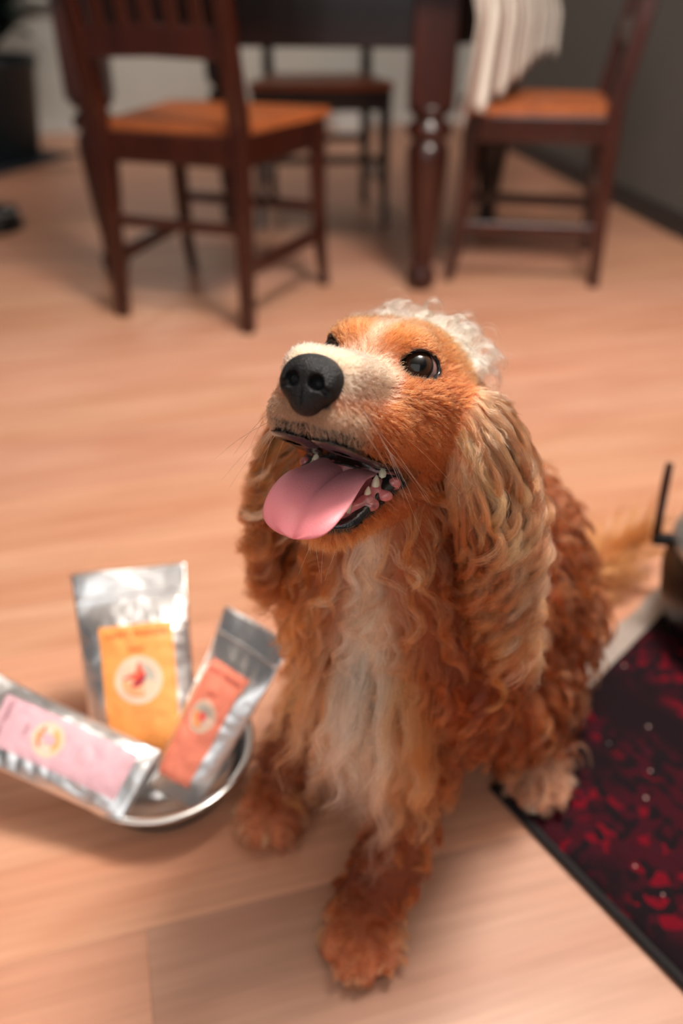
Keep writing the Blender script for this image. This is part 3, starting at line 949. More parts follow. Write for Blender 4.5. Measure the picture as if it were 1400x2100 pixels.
def paws_sdf(p):
    d = paw(p, (.021, .389), YAW_L, 1.14)
    d = np.minimum(d, paw(p, (-.061, .511), YAW_R, 1.14))
    d = np.minimum(d, paw(p, (.207, .548), YAW_H, 1.1, .0075))
    d = np.minimum(d, paw(p, tuple(PT['pfR'][:2]), YAW_H - .3, 1.0))
    return d
def legs_sdf(p):
    q = PT
    d = smin(cone(p, q['shL'], q['elL'], .058, .040), cone(p, q['elL'], q['wrL'], .037, .026), .02)
    d = smin(d, cone(p, q['wrL'], q['pawL'] + A3(0, .01, .005), .026, .024), .015)
    r = smin(cone(p, q['shR'], q['elR'], .050, .036), cone(p, q['elR'], q['wrR'], .034, .025), .02)
    r = smin(r, cone(p, q['wrR'], q['pawR'] + A3(.005, .006, .005), .026, .024), .015)
    d = np.minimum(d, r)
    h = smin(cone(p, q['hipL'], q['knL'], .076, .058), cone(p, q['knL'], q['hoL'], .046, .026), .025)
    h = smin(h, cone(p, q['hoL'], q['pfL'] + A3(0, .01, .008), .023, .024), .015)
    g_ = smin(cone(p, q['hipR'], q['knR'], .076, .050), cone(p, q['knR'], q['hoR'], .04, .024), .025)
    g_ = smin(g_, cone(p, q['hoR'], q['pfR'], .023, .022), .015)
    return np.minimum(d, np.minimum(h, g_))
def torso_sdf(p):
    q = PT
    d = ell(p, q['C'], (.078, .090, .116))
    d = smin(d, np.sqrt(((p - q['S']) ** 2).sum(-1)) - .068, .05)
    d = smin(d, np.sqrt(((p - q['W']) ** 2).sum(-1)) - .074, .05)
    d = smin(d, cone(p, q['C'], q['T'], .086, .102), .05)
    d = smin(d, cone(p, q['T'], q['P'], .105, .102), .05)
    d = smin(d, cone(p, tw(0, -6.5, -2.5), q['W'] + A3(-.012, -.018, .0), .050, .070), .05)
    d = smin(d, cone(p, tw(0, -3.8, -7.0), q['S'] + A3(.005, .015, .01), .042, .070), .05)
    return d
TAIL = [(.235, .800, .060), (.300, .850, .042), (.365, .885, .052), (.410, .895, .085)]
def tail_sdf(p):
    d = None
    for k, (r1, r2) in enumerate(((.030, .022), (.022, .016), (.016, .010))):
        e = cone(p, TAIL[k], TAIL[k + 1], r1, r2)
        d = e if d is None else smin(d, e, .02)
    return d
# ears: a thin flap hanging from each side of the skull
def frame(n, down):
    n = np.array(n, float); n /= np.linalg.norm(n)
    l = np.array(down, float); l -= n * (l @ n); l /= np.linalg.norm(l)
    w = np.cross(n, l)
    return np.stack([n, w, l], 1).astype(f32)
EL = [at(958, 826, .500), at(985, 900, .508), at(1004, 995, .522), at(1014, 1095, .540), at(1020, 1190, .560), at(1020, 1285, .580), at(1018, 1350, .592)]
ER = [at(668, 800, .545), at(640, 890, .552), at(605, 985, .568), at(588, 1060, .585), at(580, 1130, .603), at(580, 1185, .616), at(582, 1225, .624)]
EL = np.array([tuple(v) for v in EL]); ER = np.array([tuple(v) for v in ER])
NL_, NR_ = np.array([.85, -.50, .15]), np.array([-.80, -.45, .15])
def ear_sdf(p, E, n):
    d = None
    for i, j, w in ((0, 2, .026), (1, 3, .036)):
        c = (E[i] + E[j]) / 2; l = np.linalg.norm(E[j] - E[i]) / 2
        e = ell(p, c, (.010, w, l * 1.25), frame(n, E[j] - E[i]))
        d = e if d is None else smin(d, e, .02)
    return d
def dog_parts(p):
    lp = ((p - HOf) @ HRf * 100).astype(f32)
    r2 = ((lp - A3(0, -1, -3)) ** 2).sum(-1)
    hd = np.full(len(p), .3, f32)
    near = r2 < 19 ** 2
    hd[near] = head_sdf_l(lp[near]) * .01
    hd[~near] = np.sqrt(r2[~near]) * .01 - .12
    return hd, torso_sdf(p), legs_sdf(p), paws_sdf(p), tail_sdf(p), ear_sdf(p, EL, NL_), ear_sdf(p, ER, NR_), lp
def dog_sdf(p, ears=True):
    hd, to, le, pa, ta, e1_, e2_, lp = dog_parts(p)
    # keep the neck out of the open mouth
    to = np.maximum(to, -np.where(((lp - A3(0, -1, -3)) ** 2).sum(-1) < 15 ** 2, smax(wedge(lp), (-1.5 - lp[..., 1]), .3), 9) * .01)
    d = smin(to, le, .03)
    d = smin(d, pa, .012)
    d = smin(d, ta, .03)
    d = smin(d, hd, .012)
    if ears:
        d = smin(d, smin(e1_, e2_, .001), .008)
    return np.maximum(d, .0012 - p[..., 2])

DV, DF = polygonise(dog_sdf, (-.16, .33, -.01), (.46, .98, .60), .0024)
DN = vnormals(DV, DF)
print('dog mesh', len(DV), len(DF), round(time.time() - T0, 1))

# ---- coat colour by place on the dog
hd, to, le, pa, ta, eL_, eR_, LPT = dog_parts(DV.astype(f32))
REG = np.argmin(np.stack([hd, to, le, pa, ta, eL_, eR_]), 0)      # 0 head 1 torso 2 leg 3 paw 4 tail 5/6 ear
def sm(a, b, x):
    t = np.clip((x - a) / (b - a), 0, 1); return t * t * (3 - 2 * t)
def mixc(A, B, w): return A * (1 - w[:, None]) + np.asarray(B) * w[:, None]
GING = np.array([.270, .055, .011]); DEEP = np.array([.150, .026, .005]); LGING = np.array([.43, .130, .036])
CREAM = np.array([.75, .53, .36]); BLOND = np.array([.60, .185, .080])
n_ = len(DV)
C = np.tile(GING, (n_, 1))
ax_, ly, lz = np.abs(LPT[:, 0]), LPT[:, 1], LPT[:, 2]
H = REG == 0
# torso: blaze down the breast
zz = DV[:, 2]
xc = .028 + .02 * (zz - .3)
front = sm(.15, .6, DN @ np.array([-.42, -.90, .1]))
lat = (DV[:, 0] - xc) * .90 + (DV[:, 1] - .45) * -.42
bl = np.exp(-(lat / (.017 - .006 * sm(.33, .38, zz))) ** 2) * front * sm(.13, .20, zz) * (1 - sm(.40, .44, zz))
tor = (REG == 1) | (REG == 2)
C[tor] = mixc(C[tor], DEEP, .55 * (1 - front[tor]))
C[tor] = mixc(C[tor], DEEP, (.75 * sm(.030, .060, lat) * sm(.12, .2, zz))[tor])  # deep red left side, also darkened to paint in shade behind the ear
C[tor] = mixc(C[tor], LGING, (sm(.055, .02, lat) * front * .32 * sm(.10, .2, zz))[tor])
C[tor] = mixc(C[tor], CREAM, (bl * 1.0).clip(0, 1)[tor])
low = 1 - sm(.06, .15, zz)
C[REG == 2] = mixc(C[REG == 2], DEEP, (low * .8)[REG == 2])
C[REG == 3] = mixc(np.tile(BLOND * .85, (n_, 1))[REG == 3], GING * .9, sm(.024, .040, zz)[REG == 3])
hp_ = (REG == 3) & (DV[:, 0] > .13)
C[hp_] = mixc(C[hp_], CREAM * .7, .35 * np.ones(hp_.sum()))
C[REG == 4] = LGING * .9
for rg, E in ((5, EL), (6, ER)):
    m_ = REG == rg
    t_ = (E[0][2] - zz) / (E[0][2] - E[4][2])
    C[m_] = mixc(np.tile(BLOND * .95 if rg == 5 else LGING * .8, (n_, 1))[m_], GING * 1.25 if rg == 5 else GING * .75, sm(.0, .50, t_)[m_] * .85)
# head
ch = np.tile(GING * 1.15, (n_, 1))
ch = mixc(ch, LGING, .55 * sm(-1.0, 1.5, lz) * (1 - sm(2.0, 3.5, ly)))
ch = mixc(ch, CREAM, .95 * sm(2.9, 1.9, ax_) * sm(.8, 2.6, ly) * sm(-3.3, -2.0, lz))
ch = mixc(ch, CREAM, .35 * sm(.7, .1, ax_) * sm(-6, -1, ly) * sm(.2, 1.0, lz))
ch = mixc(ch, np.array([.36, .22, .13]), .7 * sm(5.0, 7.0, ly) * sm(-2.6, -3.8, lz))
ch = mixc(ch, CREAM, .85 * sm(-3.6, -6.5, ly) * sm(.6, 2.6, lz))
ch = mixc(ch, DEEP, .45 * sm(-4.5, -6.5, lz) * sm(2.5, 0.0, ly))
ch = mixc(ch, LGING, .6 * sm(-8.8, -9.8, lz) * sm(-1, 1, ly))
C[H] = ch[H]
# bare dark skin: lips, eyelids; mouth lining
BARE = np.zeros(n_)
wd = np.abs(wedge(LPT))
inm = (REG < 2) & (wd < .30) & (ly > -3.5) & (ly < 8.5) & (ax_ < 3.6) & (((LPT - np.array([0, 2, -7])) ** 2).sum(1) < 64)
lip = H & (wedge(LPT) < .75) & (ly > -1.6)
cy, fe = eye_cyl(LPT)
lid = H & (cy < .17) & (fe > .2)
SKIN = np.array([.012, .010, .010])
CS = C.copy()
CS[lip] = SKIN
gumw = (inm & (lz < -6.6) & (ax_ < 3.0))
CS[gumw] = np.array([.42, .12, .12])
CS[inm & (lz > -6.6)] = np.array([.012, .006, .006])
CS[lid] = SKIN
BARE[inm] = 1; BARE[lid] = 1
BARE[H & (wedge(LPT) < .32) & (ly > -1.2)] = 1
nosez = H & (((LPT - np.array([0, 8.0, -2.4])) / np.array([1.7, 1.6, 1.45])) ** 2).sum(1).__lt__(1.0)
lowlip = H & (wedge(LPT) < .62) & (lz < -6.7) & (ly > -1.4) & (ly < 3.2)
BARE[lowlip] = 1; CS[lowlip & ~inm] = SKIN
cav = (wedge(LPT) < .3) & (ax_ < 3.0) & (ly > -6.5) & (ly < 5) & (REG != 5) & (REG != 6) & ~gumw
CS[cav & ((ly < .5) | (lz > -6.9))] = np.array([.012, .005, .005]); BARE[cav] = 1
BARE[nosez] = 1; CS[nosez] = SKIN

def skin_mat():
    m = bpy.data.materials.new('dog_undercoat'); m.use_nodes = True
    nt = m.node_tree; L = nt.links.new; b = nt.nodes['Principled BSDF']
    a = nt.nodes.new('ShaderNodeAttribute'); a.attribute_name = 'coat'
    r = nt.nodes.new('ShaderNodeAttribute'); r.attribute_name = 'gloss'
    n = nt.nodes.new('ShaderNodeTexNoise'); n.inputs['Scale'].default_value = 260
    tc = nt.nodes.new('ShaderNodeTexCoord'); L(tc.outputs['Object'], n.inputs['Vector'])
    hs = nt.nodes.new('ShaderNodeHueSaturation')
    mr = nt.nodes.new('ShaderNodeMapRange'); mr.inputs['To Min'].default_value = .7; mr.inputs['To Max'].default_value = 1.1
    L(n.outputs['Fac'], mr.inputs['Value']); L(mr.outputs[0], hs.inputs['Value'])
    L(a.outputs['Color'], hs.inputs['Color']); L(hs.outputs['Color'], b.inputs['Base Color'])
    m2 = nt.nodes.new('ShaderNodeMapRange'); m2.inputs['To Min'].default_value = .85; m2.inputs['To Max'].default_value = .22
    L(r.outputs['Fac'], m2.inputs['Value']); L(m2.outputs[0], b.inputs['Roughness'])
    bp = nt.nodes.new('ShaderNodeBump'); bp.inputs['Strength'].default_value = .3; bp.inputs['Distance'].default_value = .001
    L(n.outputs['Fac'], bp.inputs['Height']); L(bp.outputs['Normal'], b.inputs['Normal'])
    return m
dog = empty('dog', (.07, .58, 0))
tag(dog, 'golden cocker spaniel sitting on the floor with its tongue out', 'dog')
DO = np.array([.07, .58, 0])
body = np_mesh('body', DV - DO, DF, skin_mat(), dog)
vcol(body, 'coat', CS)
ga = body.data.attributes.new('gloss', 'FLOAT', 'POINT')
ga.data.foreach_set('value', ((lip | inm | lid)).astype(f32))

# ---- eyes
def eye_mat():
    m = bpy.data.materials.new('brown_eye'); m.use_nodes = True
    nt = m.node_tree; L = nt.links.new; b = nt.nodes['Principled BSDF']
    a = nt.nodes.new('ShaderNodeAttribute'); a.attribute_name = 'angle'
    r = nt.nodes.new('ShaderNodeValToRGB')
    E_ = r.color_ramp.elements
    E_[0].position = 0; E_[0].color = (.002, .002, .002, 1)
    E_[1].position = 1; E_[1].color = (.34, .22, .20, 1)
    for p, c in ((.22, (.002, .002, .002)), (.26, (.024, .010, .005)), (.40, (.050, .020, .009)), (.47, (.012, .006, .005)), (.52, (.012, .008, .008)), (.57, (.26, .14, .13))):
        e = E_.new(p); e.color = (*c, 1)
    L(a.outputs['Fac'], r.inputs['Fac']); L(r.outputs['Color'], b.inputs['Base Color'])
    b.inputs['Roughness'].default_value = .25
    b.inputs['Coat Weight'].default_value = .55; b.inputs['Coat Roughness'].default_value = .02
    b.inputs['Specular IOR Level'].default_value = .15
    return m
M_EYE = eye_mat()
for sx in (-1, 1):
    fl_ = np.array([sx, 1, 1])
    c = EYE_C * fl_
    gaze = EYE_DIR * fl_ + np.array([-.10 * 1, .10, .16]) if sx < 0 else EYE_DIR * fl_ + np.array([-.3, .1, .16])
    gaze = (EYE_DIR * fl_ + np.array([.15, .12, .12])); gaze /= np.linalg.norm(gaze)
    V, ang = [], []
    ref = np.cross(gaze, [0, 0, 1]); ref /= np.linalg.norm(ref); ref2 = np.cross(gaze, ref)
    rings = []
    for i in range(25):
        th_ = math.pi * i / 24
        rr = 1.30 + (.07 * max(0, math.cos(th_ * 2.0)) if th_ < .785 else 0)     # slight corneal bulge
        rings.append([(tw(*(c + rr * (gaze * math.cos(th_) + (ref * math.cos(ph) + ref2 * math.sin(ph)) * (math.sin(th_) + 1e-4)))) - DO) for ph in np.linspace(0, 2 * math.pi, 32, endpoint=False)])
        ang += [th_ / 1.5] * 32
    v, f = loft(rings)
    o = mesh_obj('eye', v, f, M_EYE, dog, True)
    a_ = o.data.attributes.new('angle', 'FLOAT', 'POINT'); a_.data.foreach_set('value', np.array(ang, f32))
    o['label'] = 'glossy dark brown eye'

# ---- nose
def nose_sdf(p):
    s = p.copy(); s[..., 0] = np.abs(s[..., 0])
    d = ell(s, (0, 7.75, -1.95), (1.58, 1.25, 1.06))
    d = smin(d, ell(s, (.95, 8.05, -2.45), (.62, .85, .78)), .35)
    d = smin(d, ell(s, (0, 8.05, -2.95), (1.0, .9, 1.06)), .4)
    d = smax(d, -ell(s, (.66, 9.0, -2.32), (.40, .72, .40)), .14)
    d = smax(d, -cone(s, (.72, 8.95, -2.42), (1.42, 8.55, -2.78), .21, .12), .10)
    d = smax(d, -cone(s, (0, 9.05, -2.3), (0, 8.75, -3.9), .05, .10), .10)
    return d
NV, NF = polygonise(nose_sdf, (-1.9, 6.3, -4.3), (1.9, 9.6, -.6), .07)
NV = (NV - np.array([0, 7.8, -2.4])) * 1.06 + np.array([0, 7.8, -2.45])
M_NOSE = mat('black_nose_leather', (.009, .009, .010), .40, var=.3, scale=220, bump=.55, bscale=900, spec=.3)
no = np_mesh('nose', np.array([tw(*v) for v in NV]) - DO, NF, M_NOSE, dog); no['label'] = 'black leathery nose'

# ---- tongue, teeth, gums
tp = [(-3.2, -6.55, 1.3, .40), (-1.2, -6.85, 1.75, .45), (.8, -7.1, 2.0, .45), (2.5, -7.45, 2.15, .42), (4.1, -7.95, 2.3, .40), (5.4, -8.6, 2.4, .38),
      (6.3, -9.3, 2.35, .36), (6.85, -9.95, 2.1, .33), (7.1, -10.4, 1.6, .28), (7.2, -10.65, .85, .2), (7.22, -10.75, .12, .08)]
rings, tcol = [], []
TPx = lambda y: -.05 * max(0, y - 2)
dense = []
for i in range(len(tp) - 1):
    for k in range(4):
        t = k / 4
        # catmull-rom
        p0, p1, p2, p3 = [np.array(tp[min(max(i + q, 0), len(tp) - 1)]) for q in (-1, 0, 1, 2)]
        dense.append(.5 * (2 * p1 + (p2 - p0) * t + (2 * p0 - 5 * p1 + 4 * p2 - p3) * t * t + (3 * p1 - p0 - 3 * p2 + p3) * t ** 3))
dense.append(np.array(tp[-1]))
for i, (y, z, w, th_) in enumerate(dense):
    a, b = dense[max(i - 1, 0)], dense[min(i + 1, len(dense) - 1)]
    ty, tz = b[0] - a[0], b[1] - a[1]; l_ = math.hypot(ty, tz); ny, nz = -tz / l_, ty / l_
    ring = []
    for k in range(40):
        an = 2 * math.pi * k / 40
        x = math.cos(an); hgt = math.sin(an)
        up = hgt * th_
        if hgt > 0:
            up -= .34 * math.exp(-(x * w / .22) ** 2) * min(1, th_ / .4) + .10 * math.exp(-(x * w / .8) ** 2)
        cup = .45 * x * x * (1 - i / len(dense) * .9)
        xx = x * w * (1 - .08 * abs(hgt)) + TPx(y)
        wv = .10 * math.sin(y * 1.3 + x * 2) * (abs(x) > .6)
        ring.append(tw(xx, y + ny * (up + cup + wv), z + nz * (up + cup + wv)) - DO)
        tcol.append((max(0, min(1, (y + 1) / 8.5)), x))
    rings.append(ring)
def tongue_mat():
    m = bpy.data.materials.new('pink_tongue'); m.use_nodes = True
    nt = m.node_tree; L = nt.links.new; b = nt.nodes['Principled BSDF']
    a = nt.nodes.new('ShaderNodeAttribute'); a.attribute_name = 'along'
    r = nt.nodes.new('ShaderNodeValToRGB')
    r.color_ramp.elements[0].color = (.50, .25, .28, 1); r.color_ramp.elements[1].color = (.86, .25, .28, 1)
    e = r.color_ramp.elements.new(.55); e.color = (.80, .32, .37, 1)
    L(a.outputs['Fac'], r.inputs['Fac'])
    n = nt.nodes.new('ShaderNodeTexNoise'); n.inputs['Scale'].default_value = 900; n.inputs['Detail'].default_value = 2
    tc = nt.nodes.new('ShaderNodeTexCoord'); L(tc.outputs['Object'], n.inputs['Vector'])
    bp = nt.nodes.new('ShaderNodeBump'); bp.inputs['Strength'].default_value = .35; bp.inputs['Distance'].default_value = .0006
    L(n.outputs['Fac'], bp.inputs['Height']); L(bp.outputs['Normal'], b.inputs['Normal'])
    L(r.outputs['Color'], b.inputs['Base Color'])
    b.inputs['Roughness'].default_value = .42
    b.inputs['Subsurface Weight'].default_value = .25; b.inputs['Subsurface Radius'].default_value = (.004, .0015, .001); b.inputs['Subsurface Scale'].default_value = 1.0
    return m
v, f = loft(rings)
to_ = mesh_obj('tongue', v, f, tongue_mat(), dog, True); to_['label'] = 'long pink tongue hanging out'
a_ = to_.data.attributes.new('along', 'FLOAT', 'POINT'); a_.data.foreach_set('value', np.array([c[0] for c in tcol], f32))

M_TOOTH = mat('tooth_enamel', (.80, .70, .52), .25, var=.1, scale=150, coat=.4)
def tooth(x, y, z, h, w, lean):
    prof = [(w, -.25), (w * 1.05, 0), (w * .85, h * .45), (w * .4, h * .85), (w * .08, h)]
    rings = [[tw(x + r * math.cos(2 * math.pi * k / 10) * .7 + lean * zz_, y + r * math.sin(2 * math.pi * k / 10), z + zz_) - DO for k in range(10)] for r, zz_ in prof]
    v, f = loft(rings); return mesh_obj('tooth', v, f, M_TOOTH, dog, True)
for sx in (-1, 1):
    for (x, y, z, h, w) in ((2.25, .2, -7.05, .66, .42), (2.2, 1.0, -7.65, .62, .36), (2.1, 1.75, -8.25, .52, .30), (1.5, 2.8, -9.2, .9, .30)):
        tooth(sx * x, y + .12, z + .25, h, w, -.1 * sx)
def gum_sdf(p):
    s = p.copy(); s[..., 0] = np.abs(s[..., 0])
    d = cone(s, (2.25, -.8, -6.75), (2.15, 1.9, -8.65), .46, .40)
    d = smin(d, cone(s, (2.15, 1.9, -8.65), (1.2, 3.0, -9.55), .38, .33), .2)
    d = smin(d, ell(s, (2.45, 1.75, -8.75), (.46, .52, .38)), .12)
    d = smin(d, ell(s, (2.85, .8, -8.15), (.45, .60, .36)), .2)
    d = smin(d, ell(s, (3.0, .0, -7.35), (.40, .50, .42)), .2)
    d = d + .05 * np.sin(s[..., 1] * 6 + s[..., 0] * 3) * np.sin(s[..., 2] * 5)
    return d
GSH = np.array([0, .12, .22])
GV, GF = polygonise(gum_sdf, (-3.6, -1.5, -10), (3.6, 3.8, -5.8), .09)
gm = np_mesh('gums', np.array([tw(*(v + GSH)) for v in GV]) - DO, GF, mat('wet_gums', (.50, .15, .15), .18, var=.55, scale=120, bump=.3, bscale=300, coat=.6), dog)
LV, LF = polygonise(lips_sdf, (-4.4, -2.2, -11.5), (4.4, 8.8, -4.6), .085)
lp_o = np_mesh('lips', np.array([tw(*v) for v in LV]) - DO, LF, mat('wet_black_lips', (.010, .009, .010), .22, var=.4, scale=120, bump=.4, bscale=350, coat=.4), dog)
lp_o['label'] = 'wet black lips'

# ==================================================================== FUR
def hair_mat():
    m = bpy.data.materials.new('dog_hair'); m.use_nodes = True
    nt = m.node_tree; L = nt.links.new
    nt.nodes.remove(nt.nodes['Principled BSDF'])
    b = nt.nodes.new('ShaderNodeBsdfHairPrincipled')
    b.parametrization = 'COLOR'
    a = nt.nodes.new('ShaderNodeAttribute'); a.attribute_name = 'hair_col'
    L(a.outputs['Color'], b.inputs['Color'])
    b.inputs['Roughness'].default_value = .30
    b.inputs['Radial Roughness'].default_value = .55
    if 'Coat' in b.inputs: b.inputs['Coat'].default_value = 0.0
    b.inputs['Random Roughness'].default_value = .1
    L(b.outputs[0], nt.nodes['Material Output'].inputs['Surface'])
    return m
M_HAIR = hair_mat()
TRI = np.concatenate([DF[:, [0, 1, 2]], DF[:, [0, 2, 3]]])
TA = np.linalg.norm(np.cross(DV[TRI[:, 1]] - DV[TRI[:, 0]], DV[TRI[:, 2]] - DV[TRI[:, 0]]), axis=1) / 2

def nrmz(v): return v / (np.linalg.norm(v, axis=-1, keepdims=True) + 1e-12)
def sample(dens, n):
    w = TA * dens[TRI].mean(1)
    cs = np.cumsum(w); k = np.searchsorted(cs, RNG.random(n) * cs[-1])
    r1, r2 = np.sqrt(RNG.random(n)), RNG.random(n)
    bc = np.stack([1 - r1, r1 * (1 - r2), r1 * r2], 1)
    return TRI[k], bc
def interp(attr, s):
    t, b = s
    return (attr[t] * (b[..., None] if attr.ndim > 1 else b)).sum(1)
def sdf_hug(p, target, pull):
    P = p.astype(f32); h = .002
    d = dog_sdf(P, False)
    g = np.stack([dog_sdf(P + A3(h, 0, 0), False) - d, dog_sdf(P + A3(0, h, 0), False) - d, dog_sdf(P + A3(0, 0, h), False) - d], 1)
    e = target - d
    return p + nrmz(g) * (np.where(e > 0, e, e * pull))[:, None]
def make_curves(name, pts, rad, colr, parent=dog):
    n, k = pts.shape[:2]
    cu = bpy.data.hair_curves.new(name)
    cu.add_curves([k] * n)
    cu.attributes['position'].data.foreach_set('vector', (pts - DO).astype(f32).ravel())
    ra = cu.attributes.get('radius') or cu.attributes.new('radius', 'FLOAT', 'POINT')
    ra.data.foreach_set('value', np.broadcast_to(rad, (n, k)).astype(f32).ravel())
    ca = cu.attributes.new('hair_col', 'FLOAT_COLOR', 'CURVE')
    ca.data.foreach_set('color', np.concatenate([np.clip(colr, .002, .97), np.ones((n, 1))], 1).astype(f32).ravel())
    cu.materials.append(M_HAIR)
    o = bpy.data.objects.new(name, cu); COL.objects.link(o); o.parent = parent
    o['kind'] = 'stuff'
    return o
def guides(dens, n, npts, Ln, flow, lift, grav, amp=0., lam=.03, helix=0., ramp=(.0, .5), clear=None, steer=None, lvar=.2, hug=.10, pull=.5, coh=None, bendv=0.):
    s = sample(dens, n)
    p = interp(DV, s); N = nrmz(interp(DN, s)); fl = interp(flow, s)
    fl = fl - N * (fl * N).sum(1, keepdims=True)
    lf = interp(lift, s) if isinstance(lift, np.ndarray) else np.full(n, lift)
    d = nrmz(nrmz(fl) + N * lf[:, None] + RNG.normal(0, .12, (n, 3)))
    L_ = interp(Ln, s) * (1 + RNG.uniform(-lvar, lvar * .5, n))
    am = interp(amp, s) if isinstance(amp, np.ndarray) else np.full(n, amp)
    P = np.zeros((n, npts, 3)); P[:, 0] = p
    gv = np.array([0, 0, -1.])
    for i in range(1, npts):
        st = (L_ / (npts - 1))[:, None]
        d = nrmz(d + gv * grav * st * 25)
        if steer is not None: d = nrmz(d + steer(p, i / (npts - 1)))
        p = p + d * st
        if clear is not None:
            p2 = sdf_hug(p, clear * min(1, i / 2) + hug * L_ * i / npts, pull); d = nrmz(p2 - P[:, i - 1]); p = p2
        P[:, i] = p
    # waves / ringlets
    t = np.linspace(0, 1, npts)
    T = nrmz(np.gradient(P, axis=1))
    a = nrmz(np.cross(T, N[:, None, :] + .01)); b = np.cross(a, T)
    ph = RNG.uniform(0, 2 * np.pi, n)[:, None]; lm = lam * RNG.uniform(.75, 1.3, n)[:, None]
    if coh is not None:
        ph = (P[:, 0] @ np.array([55., 40., 2 * np.pi / lam]))[:, None] * coh + ph * .30; lm = lam * RNG.uniform(.9, 1.12, n)[:, None]
    rp = sm(ramp[0], ramp[1], t)[None] * am[:, None] * RNG.uniform(.6, 1.3, n)[:, None]
    x = 2 * np.pi * (t[None] * L_[:, None]) / lm * (1 + .45 * t[None]) + ph
    P = P + a * (rp * (np.sin(x)))[..., None] + b * (rp * helix * (np.cos(x) + .75))[..., None]
    if isinstance(bendv, np.ndarray) or bendv:
        bendv = interp(bendv, s)[:, None] if isinstance(bendv, np.ndarray) else bendv
        q1 = np.clip(RNG.normal(0, 1, (n, 1)), -1.4, 1.4) * bendv; q2 = np.clip(RNG.normal(0, 1, (n, 1)), -1.2, 1.2) * bendv; w1 = RNG.uniform(.6, 1.8, (n, 1)); p1 = RNG.uniform(0, 6.28, (n, 1))
        P = P + a * (q1 * t[None] * np.sin(w1 * 3.14 * t[None] + p1))[..., None] + b * (np.abs(q2) * t[None])[..., None]
    return P, N
def grow(name, dens, gd, nch, colr, rroot, rtip, clump=.6, cpow=1.0, lr=(.65, 1.08), frizz=.0006, cvar=.16, gvar=.16, blond=0.):
    G, GN = gd
    n, npts = G.shape[:2]
    kd = kdtree.KDTree(n)
    for i in range(n): kd.insert(G[i, 0], i)
    kd.balance()
    s = sample(dens, nch)
    root = interp(DV, s)
    near = np.array([kd.find(r)[1] for r in root])
    sc = np.minimum(RNG.uniform(*lr, nch), 1.0)[:, None]
    t = np.linspace(0, 1, npts)
    off = root - G[near, 0]
    fi = t[None] * sc * (npts - 1); i0 = np.minimum(fi.astype(int), npts - 2); wf_ = (fi - i0)[..., None]
    nr = near[:, None]
    shape = G[nr, i0] * (1 - wf_) + G[nr, i0 + 1] * wf_ - G[near, :1]
    keep = (1 - clump * (t[None] * sc) ** cpow)[..., None]
    P = G[near, :1] + shape + off[:, None, :] * keep
    if frizz:
        f1 = RNG.normal(0, 1, (nch, 1, 3)); f2 = RNG.normal(0, 1, (nch, 1, 3)); w = RNG.uniform(2, 7, (nch, 1, 1))
        P = P + frizz * (f1 * t[None, :, None] + f2 * .6 * np.sin(w * t[None, :, None] * 2)) * t[None, :, None] ** .5
    c = interp(colr, s)
    gr = RNG.normal(0, gvar, n)[near]
    if blond:
        bw = (RNG.random(n) < blond)[near] * .40
        c = mixc(c, np.array([.70, .36, .22]), bw)
    v = np.exp(gr + RNG.normal(0, cvar, nch))[:, None]
    c = c * v
    rad = (rroot + (rtip - rroot) * t ** 1.5)[None]
    P[..., 2] = np.maximum(P[..., 2], .0015 + .003 * RNG.random((nch, 1)))
    return make_curves(name, P, rad, c)

# flow fields -----------------------------------------------------------
sx_ = np.sign(LPT[:, 0])
hv = np.zeros((n_, 3)); hv[:, 1] = -1
def setf(w, v): 
    global hv
    v = np.asarray(v, float); v = v if v.ndim == 2 else np.tile(v, (n_, 1))
    hv = hv * (1 - w[:, None]) + v * w[:, None]
side = np.stack([sx_ * .25, -np.ones(n_) * .75, -np.ones(n_) * .55], 1)
setf(sm(-1.2, -3, lz) * sm(.4, 1.6, ax_), side)
setf(sm(5.5, 7.2, ly) * sm(-2.8, -3.8, lz), np.stack([sx_ * .35, -np.ones(n_) * .3, -np.ones(n_)], 1))
setf(sm(3.2, .5, ly) * sm(-1.6, 0.2, lz), np.stack([sx_ * .3, -np.ones(n_) * .8, np.ones(n_) * .35], 1))
setf(sm(-2, -5, ly) * sm(0, -3, lz), np.stack([sx_ * .1, -np.ones(n_) * .6, -np.ones(n_) * .8], 1))
setf(sm(-6.8, -8, lz), (0, -.8, -.6))
HF = hv @ HR.T
okh = H & (BARE < .5)
hl = np.full(n_, .85)
hl = hl + .3 * sm(-1, -4, ly) + .5 * sm(-4, -7, ly) + .35 * sm(-6.5, -9, lz)
hl = hl * (1 - .55 * sm(3.5, 7.5, ly))
hl = hl * (1 - .55 * np.exp(-(np.clip(cy, 0, 9) / .7) ** 2) * (fe > 0))
hl = hl * .01
dh = (okh & ~((wedge(LPT) < .1) & (ly > -4))).astype(float) * np.where(ly > -9, 1.0, .5)
gd = guides(dh, 9000, 6, hl, HF, .26, .03, amp=.0004, lam=.012, ramp=(0, .6))
grow('face_fur', dh, gd, 62000, C, .000095, .00003, clump=.45, lr=(.6, 1.15), frizz=.0005, cvar=.17, gvar=.10)

